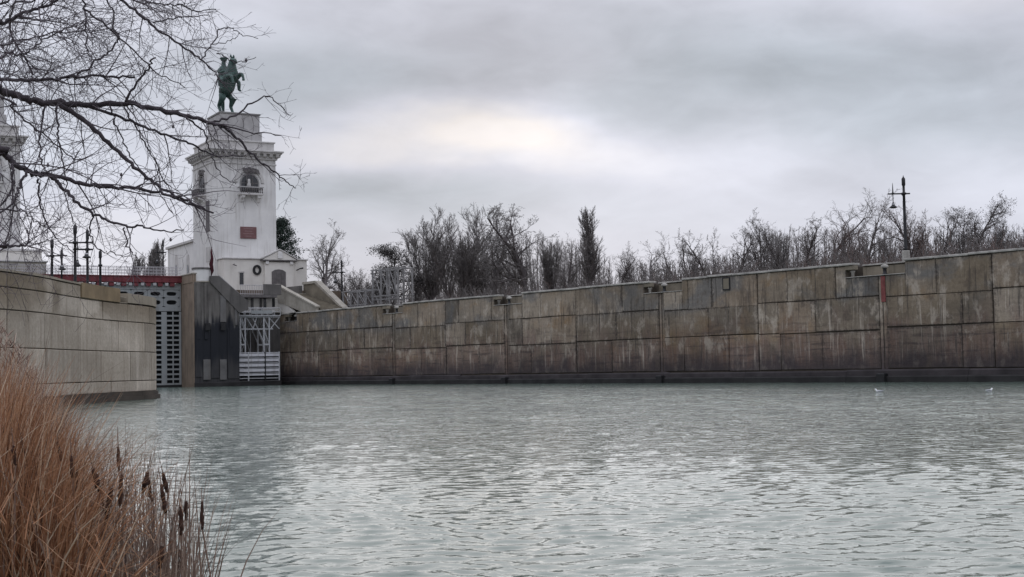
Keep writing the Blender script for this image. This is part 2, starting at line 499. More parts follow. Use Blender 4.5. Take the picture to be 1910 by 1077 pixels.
# ---------------------------------------------------------------- water: a sheet of real ripples
def build_water():
    rng = np.random.default_rng(5)
    rows = 900
    d = np.concatenate([[-60, -20, 0.5], np.exp(np.linspace(math.log(4.0), math.log(245.0), rows)), [300, 420]])
    tx = np.concatenate([np.linspace(-3.0, -.62, 12), np.linspace(-.58, .58, 520), np.linspace(.62, 3.0, 12)])
    D, T = np.meshgrid(d, tx, indexing='ij')
    Y = D.copy(); X = T * np.maximum(np.abs(D), 12.0)
    gap = np.maximum(np.gradient(d), 1e-3)[:, None] * np.ones_like(D)
    gx = np.gradient(tx)[None, :] * np.maximum(np.abs(D), 12.0)
    Z = np.zeros_like(X)
    wx = X + .22 * np.sin(Y * 1.7 + .9 * X) + .4 * np.sin(Y * .33 + 1.3)
    wy = Y + .16 * np.sin(X * 1.9 + 1.1 + .5 * Y) + .25 * np.sin(X * .37 + 2.0) + .08 * np.sin(X * 4.3 + Y * 1.1)
    gust = .86 + .24 * np.sin(X * .11 + .9 * np.sin(Y * .07)) * np.sin(Y * .13 + 1.7 * np.sin(X * .05)) + .16 * np.sin(X * .43 + 1.3 * np.sin(Y * .21)) * np.sin(Y * .37 + 1.1 * np.sin(X * .3))
    for i in range(80):
        lam = math.exp(rng.uniform(math.log(.14), math.log(.52)))
        a = rng.normal(0.10, .48) + (math.pi / 2)
        k = 2 * math.pi / lam
        kx, ky = k * math.cos(a), k * math.sin(a)
        amp = .0050 * lam ** 1.3 * rng.uniform(.5, 1.4)
        att = np.clip(1.6 - 3.2 * np.maximum(gap * abs(ky) / 6.28 * 1.0, gx * abs(kx) / 6.28), 0, 1)
        ph = kx * wx + ky * wy + rng.uniform(0, 6.28)
        s = np.sin(ph)
        Z += amp * att * (s - .30 * np.cos(2 * ph))
    Z *= gust
    u = np.clip((Y - 22) / 45, 0, 1); u = u * u * (3 - 2 * u)     # the open basin carries a longer chop
    for i in range(26):
        lam = rng.uniform(1.0, 2.8); a = rng.normal(0.1, .5) + math.pi / 2; k = 2 * math.pi / lam
        kx, ky = k * math.cos(a), k * math.sin(a)
        att = np.clip(1.8 - 3.2 * np.maximum(gap * abs(ky) / 6.28, gx * abs(kx) / 6.28), 0, 1)
        Z += u * att * (.013 / k) * rng.uniform(.6, 1.4) * np.sin(kx * wx + ky * wy + rng.uniform(0, 6.28)) * gust
    Z[:3] = 0; Z[-2:] = 0; Z[:, :12] = 0; Z[:, -12:] = 0
    nr, nc = X.shape
    co = np.stack([X, Y, Z], -1).reshape(-1, 3).astype(np.float32)
    idx = np.arange(nr * nc).reshape(nr, nc)
    q = np.stack([idx[:-1, :-1], idx[:-1, 1:], idx[1:, 1:], idx[1:, :-1]], -1).reshape(-1, 4)
    me = bpy.data.meshes.new('water')
    me.vertices.add(len(co)); me.vertices.foreach_set('co', co.ravel())
    me.loops.add(q.size); me.loops.foreach_set('vertex_index', q.ravel().astype(np.int32))
    me.polygons.add(len(q)); me.polygons.foreach_set('loop_start', np.arange(0, q.size, 4, dtype=np.int32))
    me.polygons.foreach_set('use_smooth', np.ones(len(q), dtype=bool))
    me.update(calc_edges=True)
    me.materials.append(M['water'])
    o = bpy.data.objects.new('water', me); COL.objects.link(o); o['kind'] = 'structure'


build_water()

# ---------------------------------------------------------------- the long right wall
WA = PZ(520, 717.8, 0); WB = PZ(1910, 712.3, 0)
R = Frame(WA, math.atan2(WB.y - WA.y, WB.x - WA.x))
TOP = 9.55
LEDGE = 8.45


def slab(name, s0, s1, z0, z1, proud, parent, mat, mp=None, step=99.0, back=.12, ch=.022, tilt=0.0):
    """one facing slab with chamfered edges; mp bends (s, y, z) into the wall's own line"""
    n = max(1, int(math.ceil((s1 - s0 - 2 * ch) / step)))
    cols = [(s0, 2), (s0, 0)] + [(s0 + ch + (s1 - s0 - 2 * ch) * i / n, 1) for i in range(n + 1)] + [(s1, 0), (s1, 2)]
    b = MB(); uv = []
    for s, k in cols:
        if k == 2: ys = [back] * 6
        elif k == 0: ys = [back, -proud + ch, -proud + ch, -proud + ch, -proud + ch, back]
        else: ys = [back, -proud + ch, -proud, -proud - tilt, -proud + ch, back]
        zs = [z0, z0, z0 + ch, z1 - ch, z1, z1]
        for y, z in zip(ys, zs):
            p = mp(s, y, z) if mp else (s, y, z)
            b.v.append(tuple(p)); uv.append((s, z))
    for i in range(len(cols) - 1):
        for k in range(5):
            a = i * 6 + k
            b.f.append((a, a + 6, a + 7, a + 1))
    return b.build(name, mat, parent, uv=uv)


def cut(s0, s1, rng, lo=3.0, hi=6.0):
    """uneven slab lengths between two joints"""
    out = [s0]
    while s1 - out[-1] > hi:
        out.append(out[-1] + rng.uniform(lo, hi))
    if s1 - out[-1] < 1.2 and len(out) > 1: out.pop()
    out.append(s1)
    return out


def build_right_wall():
    rng = random.Random(21)
    w = empty('lock_approach_wall', (WA.x, WA.y, 0), R.rz)
    tag(w, 'long weathered brown concrete quay wall across the water, rising towards the right edge', 'wall')
    SX = lambda px: R.hit(px, 620)[0]
    grooves = [SX(p) for p in (735, 945, 1235, 1648)]
    grooves += [grooves[-1] + 22.5, grooves[-1] + 45.0]
    joints = [SX(p) for p in (630, 832, 1075, 1415, 1855)] + [grooves[-1] - 11.0]
    end = grooves[-1] + 14.0
    gw = .34
    niches = [(SX(p0), SX(p1)) for p0, p1 in ((722, 752), (937, 975), (1215, 1275), (1597, 1692))]
    niches = [(min(a, g - 1.3), max(b_, g + 1.1)) for (a, b_), g in zip(niches, grooves)]
    niches += [(g - 2.3, g + 1.9) for g in grooves[4:]]
    niches = [(2.9, 5.2)] + niches
    # ---- core behind the slabs, cut down at the mooring niches
    core = MB()
    pos = 0.0
    for a, b in niches:
        core.box(pos if pos else -1.2, a - .85, .10, 1.7, -3, TOP - .16)
        core.box(a - .85, b, .10, 1.25, -3, LEDGE - .06)
        core.box(a - .85, b, 1.25, 1.7, -3, TOP - .22)
        pos = b
    core.box(pos, end, .10, 1.7, -3, TOP - .16)
    core.build('wall_core', M['joint'], w)
    for a, b in niches:
        MB().box(a - .85, b, -.10, 1.24, LEDGE - .055, LEDGE, .02).build('niche_floor', M['coping'], w)
        MB().box(a - .02, b - .02, 1.13, 1.24, LEDGE + .004, TOP - .3, .02).build('niche_back', M['niche'], w)
        MB().box(a - .9, a - .02, -.03, .5, TOP - .52, TOP - .17, .03).build('lintel', M['niche'], w)
        MB().lathe([(.13, 0), (.13, .38), (.2, .42), (.2, .5), (.05, .56)], (a - .42, .35, LEDGE), 8).build('cleat', M['coping'], w, True)
    # ---- coping stones
    pos = 0.0
    for a, b in niches + [(end, end)]:
        c = cut(pos, max(a - .0, pos + 1), rng, 2.4, 4.2)
        for i in range(len(c) - 1):
            dz = rng.uniform(-.025, .025); dy = rng.uniform(-.05, .03)
            MB().box(c[i] + .02, c[i + 1] - .02, -.13 + dy, .75, TOP - .155 + dz, TOP + .02 + dz, .03).build('coping_stone', M['coping'], w)
        if b < end:
            MB().box(a + .03, b - .03, 1.0, 1.8, TOP - .215, TOP - .10, .02).build('coping_stone', M['coping'], w)
        pos = b
    # ---- facing slabs in three courses
    zc = [1.05, 4.2, 6.75]; bj = {}
    stops = sorted([(g - gw, g + gw) for g in grooves] + [(j - .03, j + .03) for j in joints])
    spans = []; pos = -1.2
    for a, b in stops:
        spans.append((pos, a)); pos = b
    spans.append((pos, end))
    for k in range(3):
        for si, (a, b) in enumerate(spans):
            c = cut(a, b, rng, 2.2, 7.4)
            if (k, si) not in bj: bj[(k, si)] = rng.uniform(-.16, .16) if k else 0.0
            if (k + 1, si) not in bj: bj[(k + 1, si)] = rng.uniform(-.16, .16) if k < 2 else 0.0
            for i in range(len(c) - 1):
                z0 = zc[k] + .02 + bj[(k, si)]; z1 = (zc + [TOP - .165])[k + 1] - .02 + bj[(k + 1, si)]
                p = rng.uniform(.0, .07); tl = rng.uniform(-.02, .02)
                gp = rng.choice((.008, .012, .03)); s0, s1 = c[i] + gp, c[i + 1] - gp; z0 += rng.uniform(-.03, .05); z1 -= rng.choice((0, 0, .04))
                if k < 2:
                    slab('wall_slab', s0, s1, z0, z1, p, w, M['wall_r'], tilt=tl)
                else:   # the top course is interrupted by the niches
                    segs = [(s0, s1, z1)]
                    for na, nb in niches:
                        na = na - .88
                        new = []
                        for x0, x1, t in segs:
                            if x1 <= na or x0 >= nb or t < z1: new.append((x0, x1, t)); continue
                            if x0 < na: new.append((x0, na, t))
                            new.append((max(x0, na), min(x1, nb), LEDGE - .07))
                            if x1 > nb: new.append((nb, x1, t))
                        segs = new
                    for x0, x1, t in segs:
                        if x1 - x0 > .15:
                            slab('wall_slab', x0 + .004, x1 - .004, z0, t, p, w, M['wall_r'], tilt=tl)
    # ---- mooring grooves with their guide strips and the rubber blocks at the water
    for g in grooves:
        slab('guide_strip', g - gw + .02, g - .05, .5, LEDGE - .1, -.03, w, M['wall_r'])
        slab('guide_strip', g + .03, g + gw - .02, .5, LEDGE - .1, -.05, w, M['wall_r'])
        MB().box(g - .38, g + .40, -.62, .1, -.4, .72, .08).build('fender_block', M['rubber'], w)
    gg = grooves[3]
    MB().box(gg - .10, gg + .30, -.01, .1, 6.3, LEDGE - .12, .02).build('red_marking', M['red_stripe'], w)
    # ---- the wet footing
    pos = 0.0
    pos = -1.2
    for x in cut(-1.2, end, rng, 9, 12)[1:]:
        p = MB(); z1 = .98 + rng.uniform(-.06, .06)
        p.prism([(-.36, -1.2), (-.33, .42), (-.2, .52), (.2, .52), (.2, -1.2)], pos + .015, x - .015, 'x')
        p.build('footing', M['plinth'], w)
        p = MB().prism([(-.16, .524), (-.14, z1 - .12), (-.05, z1), (.2, z1), (.2, .524)], pos + .015, x - .015, 'x')
        p.build('footing_course', M['damp'], w); pos = x
    # ---- square window-like pocket in the top course
    a, z0 = R.hit(1349, 542); b, z1 = R.hit(1362, 517)
    f = MB()
    f.box(a, b, -.10, .0, z0, z0 + .1); f.box(a, b, -.10, .0, z1 - .1, z1); f.box(a, a + .1, -.10, .0, z0 + .1, z1 - .1); f.box(b - .1, b, -.10, .0, z0 + .1, z1 - .1)
    f.build('pocket_frame', M['rubber'], w)
    MB().box(a + .1, b - .1, -.085, -.02, z0 + .1, z1 - .1).build('pocket_panel', M['niche'], w)
    return w, grooves, niches


WALL, GROOVES, NICHES = build_right_wall()


def bollard(s, label, i):
    o = empty('mooring_bollard', R.w(s, .42, LEDGE), R.rz)
    tag(o, label, 'bollard', 'mooring bollards in the wall niches')
    MB().lathe([(.26, 0), (.26, .06), (.15, .12), (.14, .48), (.2, .54)], (0, 0, 0), 12).build('post', M['black_iron'], o, True)
    MB().lathe([(.20, .54), (.30, .58), (.31, .68), (.24, .78), (.08, .84)], (0, 0, 0), 12).build('cap', M['coping'], o, True)


for i, (g, lb) in enumerate(zip([4.3] + GROOVES[:4], (
        'white capped bollard in the wall niche below the concrete stairs',
        'white capped bollard in the wall niche beside the white lattice frames',
        'white capped bollard in the wall niche under the dark gnarled tree',
        'white capped bollard in the wall niche right of the poplar',
        'white capped bollard in the wall niche above the red stripe'))):
    bollard(g + (0.0 if i else 0), lb, i)

# ---------------------------------------------------------------- the curved left wall
LP = [(-52, 34), (-40, 47), (-31.5, 59), (-27.4, 68.5)] + [tuple(PZ(x, y, 0)[:2]) for x, y in ((60, 761.5), (130, 755.5), (200, 750))]
LP += [(-25.25, 96.0), (-25.5, 99.5), (-26.6, 102.8), (-28.6, 105.6), (-31.6, 108.3), (-36, 111.4), (-48, 119)]


def catmull(pts, n=14):
    out = []
    P = [Vector((*p, 0)) for p in pts]
    P = [P[0] * 2 - P[1]] + P + [P[-1] * 2 - P[-2]]
    for i in range(1, len(P) - 2):
        for k in range(n):
            t = k / n
            out.append(.5 * ((2 * P[i]) + (P[i + 1] - P[i - 1]) * t + (2 * P[i - 1] - 5 * P[i] + 4 * P[i + 1] - P[i + 2]) * t * t + (3 * P[i] - P[i - 1] - 3 * P[i + 1] + P[i + 2]) * t ** 3))
    out.append(P[-2])
    return out


LC = catmull(LP)
LS = [0.0]
for i in range(1, len(LC)): LS.append(LS[-1] + (LC[i] - LC[i - 1]).length)


def lmap(s, y, z):
    """along the left wall's curve; y behind it (to the left of its run)"""
    i = min(max(int(np.searchsorted(LS, s)) - 1, 0), len(LC) - 2)
    t = (s - LS[i]) / (LS[i + 1] - LS[i])
    p = LC[i].lerp(LC[i + 1], t)
    a = (LC[min(i + 1, len(LC) - 1)] - LC[max(i - 1, 0)]).normalized()
    b2 = (LC[min(i + 2, len(LC) - 1)] - LC[i]).normalized()
    d = a.lerp(b2, t).normalized()
    return (p.x - d.y * y, p.y + d.x * y, z)


def ls_at(px):
    """arc length where the curve crosses a picture column"""
    best = min(range(len(LC)), key=lambda i: abs((LC[i].x / max(LC[i].y, 1)) * F + CX - px) + (1000 if LS[i] > LS_NOSE else 0))
    return LS[best]


LS_NOSE = max(LS[i] for i in range(len(LC)) if LC[i].y < 99.0)


def build_left_wall():
    rng = random.Random(4)
    w = empty('curved_guide_wall', (0, 0, 0)); w['label'] = 'curved beige concrete guide wall at left behind the dry reeds'; w['category'] = 'wall'
    L = LS[-1]; topz = 7.35
    s_brown0, s_brown1 = ls_at(150), ls_at(222)
    n = 150
    b = MB()
    for i in range(n + 1):
        s = L * i / n; t = topz - .12 if s < s_brown1 else 6.45
        for y, z in ((.12, -2.5), (.12, t), (1.6, t), (1.6, -2.5)): b.v.append(lmap(s, y, z))
    for i in range(n):
        for k in range(4):
            j = (k + 1) % 4
            b.f.append((i * 4 + k, i * 4 + 4 + k, i * 4 + 4 + j, i * 4 + j))
    b.build('wall_core', M['joint'], w)
    majors = [0, ls_at(0) - 9, ls_at(8), ls_at(149), LS_NOSE + 1.5, LS_NOSE + 12, L]
    zc = [.58, 1.32, 3.27, 5.26, 6.44]
    for k in range(5):
        for a, c in zip(majors[:-1], majors[1:]):
            cs = cut(a, c, rng, 3.2, 7.0)
            for i in range(len(cs) - 1):
                z0 = zc[k]; z1 = (zc + [topz - .13])[k + 1] - .05
                if k == 4:
                    if cs[i] >= s_brown1 - .5: continue
                    e = min(cs[i + 1], s_brown1)
                    slab('wall_slab', cs[i] + .018, e - .018, z0, z1, rng.uniform(0, .03), w, M['wall_l'], lmap, 1.1, ch=.025)
                else:
                    slab('wall_slab', cs[i] + .05, cs[i + 1] - .05, z0, z1, rng.uniform(0, .035), w, M['wall_l'], lmap, 1.1, ch=.025)

    def strip(name, s0, s1, y0, y1, z0, z1, mat, step=1.2):
        q = MB(); nn = max(1, int((s1 - s0) / step))
        for i in range(nn + 1):
            s = s0 + (s1 - s0) * i / nn
            for y, z in ((y0, z0), (y0, z1), (y1, z1), (y1, z0)): q.v.append(lmap(s, y, z))
        for i in range(nn):
            for k in range(4):
                j = (k + 1) % 4
                q.f.append((i * 4 + k, i * 4 + 4 + k, i * 4 + 4 + j, i * 4 + j))
        q.f.append((0, 1, 2, 3)); q.f.append(tuple(nn * 4 + i for i in (3, 2, 1, 0)))
        return q.build(name, mat, w)
    c = cut(0, s_brown0, rng, 3, 4.5)
    for i in range(len(c) - 1):
        strip('coping_stone', c[i] + .015, c[i + 1] - .015, -.06 + rng.uniform(-.02, .02), .8, topz - .12, topz + rng.uniform(-.015, .015), M['coping_l'])
    strip('brown_parapet', s_brown0 + .02, s_brown1 - .02, -.10, .7, 6.47, topz + .02, M['ochre'])
    # niche and the low parapet that follows the rounded nose
    strip('niche_floor', s_brown1, s_brown1 + 1.3, -.02, 1.2, 6.45, 6.5, M['coping_l'])
    strip('niche_back', s_brown1, s_brown1 + 1.3, .75, 1.2, 6.5, 7.15, M['hole_shade'])  # back coloured near-black to paint the niche's shade
    strip('niche_shelf', s_brown1, s_brown1 + 1.1, -.02, .74, 6.80, 6.88, M['coping_l'])
    c = cut(s_brown1 + 1.3, L, rng, 1.8, 3.0)
    for i in range(len(c) - 1):
        strip('parapet_stone', c[i] + .02, c[i + 1] - .02, -.04, .75, 6.5, 7.12 + rng.uniform(-.02, .02), M['coping_l'], .7)
    c = cut(0, L, rng, 9, 13)
    for i in range(len(c) - 1):
        strip('footing', c[i] + .012, c[i + 1] - .012, -.30, .2, -1.5, .30, M['plinth_l'])
        strip('footing_step', c[i] + .012, c[i + 1] - .012, -.16, .2, .304, .57, M['plinth_l'])
    return w


M['coping_l'] = plain('beige_coping', (.29, .25, .195), .2, .6, .85, .3, .5, (.21, .18, .14))
M['ochre'] = plain('ochre_stained_concrete', (.25, .185, .11), .3, .5, .85, .3, .6, (.17, .12, .07))
M['plinth_l'] = plain('damp_plinth', (.062, .05, .04), .4, .5, .8, .3)
build_left_wall()

# ---------------------------------------------------------------- ground behind the walls
RZ = math.radians(29.3)                       # the lock's own direction: local x across, local y upstream
T0 = PY(397, 500, 196); T = Frame(T0, RZ)     # corner of the near tower
C0 = PY(362, 600, 176); C = Frame(C0, RZ)     # nearest corner of the lock-head pier
HEAD = 13.2


def ground(name, pts, z, zb, mat):
    b = MB(); b.prism([(p[0], p[1]) for p in pts], zb, z, 'z')
    o = b.build(name, mat); o['kind'] = 'structure'
    return o


ground('right_bank', [R.w(18.5, 1.72), R.w(330, 1.72), R.w(330, 1500), R.w(-900, 1500), R.w(-60, 40), R.w(18.5, 9)], 9.2, -3, M['grassland'])
lw = [lmap(LS[-1] * i / 40, 1.62, 0) for i in range(41)]
ground('left_bank', [(p[0], p[1]) for p in lw] + [tuple(C.w(-38, -4)[:2]), tuple(C.w(-38, 1600)[:2]), (-2600, 1500), (-2600, -300), (-75, 5)], 6.9, -3, M['grassland'])
ground('lock_head_terrace', [C.w(.2, 6.0), C.w(6.2, 6.0), C.w(6.2, 12.4), C.w(26, 12.4), C.w(40, 60), C.w(.2, 60)], HEAD - .1, -3, M['earth'])
ground('lock_head_far_side', [C.w(-26.2, .5), C.w(-26.2, 60), C.w(-70, 60), C.w(-70, .5)], HEAD - .1, -3, M['earth'])


# ---------------------------------------------------------------- towers
def arch(cx, zb, r, hs, n=14):
    """outline of a round-headed opening: sill height zb, straight sides hs, radius r"""
    return [(cx - r, zb)] + [(cx + r, zb)] + [(cx + r * math.cos(math.pi * i / n), zb + hs + r * math.sin(math.pi * i / n)) for i in range(n + 1)]


def ring_arch(b, cx, zb, r0, r1, hs, y0, y1, n=14):
    """an archivolt: band between two round-headed outlines"""
    def pts(r): return [(cx + r, zb)] + [(cx + r * math.cos(math.pi * i / n), zb + hs + r * math.sin(math.pi * i / n)) for i in range(n + 1)] + [(cx - r, zb)]
    A, B = pts(r0), pts(r1)
    for i in range(len(A) - 1):
        q = [A[i], B[i], B[i + 1], A[i + 1]]
        b.prism(q, y0, y1, 'y')


TW = 9.4


def tower_side(t, rot, off):
    """window, relief and balcony of one face, turned about the tower's axis"""
    def put(b, name, mat, smooth=False, parent=None):
        o = b.build(name, mat, t if parent is None else parent, smooth)
        if parent is None:
            o.location = off; o.rotation_euler = (0, 0, rot)
        return o
    cx = 5.45
    b = MB().prism(arch(cx, 27.55, 1.28, 1.25), -.06, .3, 'y')
    wnd = put(b, 'window', M['glass'])
    b = MB(); ring_arch(b, cx, 27.55, 1.24, 1.42, 1.25, -.14, .0); put(b, 'frame', M['relief_stone'], parent=wnd)
    b = MB()
    for dx in (-.45, .45): b.box(cx + dx - .06, cx + dx + .06, -.12, -.07, 27.6, 29.9)
    b.box(cx - 1.2, cx + 1.2, -.11, -.075, 28.75, 28.87)
    put(b, 'glazing_bar', M['relief'], parent=wnd)
    b = MB(); ring_arch(b, cx, 28.9, 1.75, 2.15, .0, -.20, .05); put(b, 'archivolt', M['cornice'])
    b = MB()   # carved emblem over the window
    b.prism([(cx - .75, 30.35), (cx - .2, 30.2), (cx + .5, 30.3), (cx + 1.5, 30.15), (cx + 1.3, 30.75), (cx + .4, 31.05), (cx - .1, 30.85), (cx - .9, 31.0), (cx - 1.05, 30.6)], -.32, .05, 'y')
    b.box(cx - .35, cx + .1, -.42, -.3, 30.35, 31.1, .08); b.box(cx + .35, cx + .95, -.38, -.28, 30.35, 30.8, .08)
    put(b, 'relief', M['relief'])
    b = MB(); b.lathe([(.05, 0), (.26, .1), (.3, .5), (.18, .85), (.22, 1.0), (.2, 1.25), (.08, 1.35)], (cx - .25, -.55, 28.0), 10)
    put(b, 'figure', M['cornice'], True)
    b = MB(); b.box(cx - 1.75, cx + 1.75, -1.15, .0, 27.0, 27.28, .04); put(b, 'balcony_slab', M['cornice'])
    b = MB(); b.box(cx - 1.75, cx + 1.75, -1.15, -1.0, 28.05, 28.2); b.box(cx - 1.75, cx - 1.62, -1.0, .0, 28.05, 28.2); b.box(cx + 1.62, cx + 1.75, -1.0, .0, 28.05, 28.2)
    put(b, 'handrail', M['stone'])
    bal = MB().lathe([(.07, 0), (.11, .1), (.05, .3), (.12, .52), (.07, .77)], (0, 0, 0), 6).mesh('baluster', M['relief'], True)
    hr = t.children[-1]
    for i in range(11):
        o = part(bal, 'baluster', hr, (cx - 1.55 + i * .31, -1.07, 27.28))
    for dx in (-1.2, 1.2):
        b = MB().prism([(-1.0, 27.0), (0.0, 27.0), (0.0, 26.05), (-.25, 26.1), (-.4, 26.5), (-.9, 26.62)], cx + dx - .26, cx + dx + .26, 'x')
        put(b, 'console', M['tower_white'])


def build_tower(name, o, label, full=True):
    t = empty(name, (o.x, o.y, 0), RZ); tag(t, label, 'tower', 'white lock towers')
    MB().box(0, TW, 0, TW, HEAD - .2, 32.5, .03).build('shaft', M['tower_white'], t)
    MB().box(-.16, TW + .16, -.16, TW + .16, HEAD - .15, HEAD + 1.3, .05).build('plinth', M['cornice'], t)
    MB().box(-.10, TW + .10, -.10, TW + .10, 31.5, 31.72, .03).build('string_course', M['cornice'], t)
    MB().box(-.22, TW + .22, -.22, TW + .22, 32.3, 32.52, .03).build('frieze', M['cornice'], t)
    c = MB(); c.box(-.75, TW + .75, -.75, TW + .75, 33.1, 33.3, .03); c.box(-.95, TW + .95, -.95, TW + .95, 33.304, 33.55, .04); c.box(-.2, TW + .2, -.2, TW + .2, 32.53, 33.1)
    c.build('cornice', M['cornice'], t)
    br = MB().prism([(-.72, 33.1), (-.2, 33.1), (-.2, 32.55), (-.62, 32.7)], -.22, .22, 'x').mesh('bracket', M['tower_white'])
    for i in range(11):
        p = -.1 + (TW + .2) * i / 10
        part(br, 'bracket', t, (p, 0, 0))
        part(br, 'bracket', t, (0, TW - p, 0), (0, 0, -math.pi / 2))
    for i in range(11):
        part(br, 'bracket', t, (TW, -.1 + (TW + .2) * i / 10, 0), (0, 0, math.pi / 2))
    MB().box(.15, TW - .15, .15, TW - .15, 33.55, 34.75, .03).build('parapet', M['cornice'], t)
    MB().box(.0, TW, .0, TW, 34.754, 34.98, .04).build('parapet_coping', M['cornice'], t)
    MB().box(1.5, TW - 1.5, 1.5, TW - 1.5, 34.9, 36.6, .04).build('pedestal_base', M['stone'], t)
    MB().box(1.75, TW - 1.75, 1.75, TW - 1.75, 36.6, 39.0, .04).build('pedestal', M['stone'], t)
    MB().box(1.62, TW - 1.62, 1.62, TW - 1.62, 39.004, 39.25, .04).build('pedestal_cap', M['relief_stone'], t)
    tower_side(t, 0.0, (0, 0, 0))
    tower_side(t, -math.pi / 2, (0, TW + .75, 0))
    if full:
        x0, z1 = T.hit(448, 423); x1, z0 = T.hit(478, 446)
        pl = MB().box(x0, x1, -.14, .02, z0, z1, .03).build('plaque', M['plaque'], t)
        b = MB()
        for k, wd in enumerate((.7, .55, .8, .45)):
            zz = z1 - .32 - k * .36; cxx = (x0 + x1) / 2
            b.box(cxx - wd, cxx + wd, -.147, -.13, zz, zz + .1)
        b.build('raised_line', M['plaque_line'], pl)
        y0, zb = T.hitx(391, 432); y1, zt = T.hitx(385, 376)
        MB().box(-.12, .03, min(y0, y1), max(y0, y1), zb, zt, .02).build('slit_window', M['wood'], t)
        y0, zb = T.hitx(392, 488); y1, zt = T.hitx(385, 462)
        MB().box(-.10, .03, min(y0, y1), max(y0, y1), zb, zt, .02).build('niche_panel', M['cornice'], t)
    return t


TOWER = build_tower('lock_tower', T0, 'white square tower with bronze horseman on its pedestal, bare branches before it')
TL = T.w(-35.4, 0)
TOWER2 = build_tower('lock_tower', TL, 'white square tower cut by the left picture edge, behind branches', False)

T2 = Frame(TL, RZ)
b2 = empty('tower_annex', (TL.x, TL.y, 0), RZ); tag(b2, 'low beige flat roofed block at the foot of the leftmost tower', 'building')
xr, zt = T2.hit(78, 470, -1.5)
MB().box(TW - 4, xr, -1.5, 6, HEAD - .2, zt, .03).build('wall', M['house_white'], b2)
MB().box(TW - 4.1, xr + .15, -1.65, 6.1, zt + .004, zt + .28, .03).build('roof', M['cornice'], b2)
xr2, zt2 = T2.hit(86, 490, -4)
MB().box(TW - 6, xr2, -4.2, -1.66, HEAD - .2, zt2, .03).build('porch', M['stair'], b2)
MB().box(TW - 6.1, xr2 + .2, -4.4, -1.67, zt2 + .004, zt2 + .2, .03).build('porch_roof', M['cornice'], b2)

# ---------------------------------------------------------------- horseman
def skin_mesh(name, verts, edges, radii, mat, parent, root=0, levels=2):
    me = bpy.data.meshes.new(name)
    me.from_pydata(verts, edges, []); me.update()
    o = bpy.data.objects.new(name, me); COL.objects.link(o)
    md = o.modifiers.new('skin', 'SKIN'); md.use_smooth_shade = True
    if not me.skin_vertices: me.attributes  # layer is created by the modifier
    sv = me.skin_vertices[0].data
    for i, r in enumerate(radii):
        sv[i].radius = (r, r) if not isinstance(r, tuple) else r
        sv[i].use_root = (i == root)
    ss = o.modifiers.new('sub', 'SUBSURF'); ss.levels = levels; ss.render_levels = levels
    me.materials.append(mat)
    o.parent = parent
    # bake to plain geometry
    dg = bpy.context.evaluated_depsgraph_get()
    nm = bpy.data.meshes.new_from_object(o.evaluated_get(dg))
    o.modifiers.clear(); o.data = nm; nm.name = name
    if not nm.materials: nm.materials.append(mat)
    nm.polygons.foreach_set('use_smooth', [True] * len(nm.polygons))
    return o


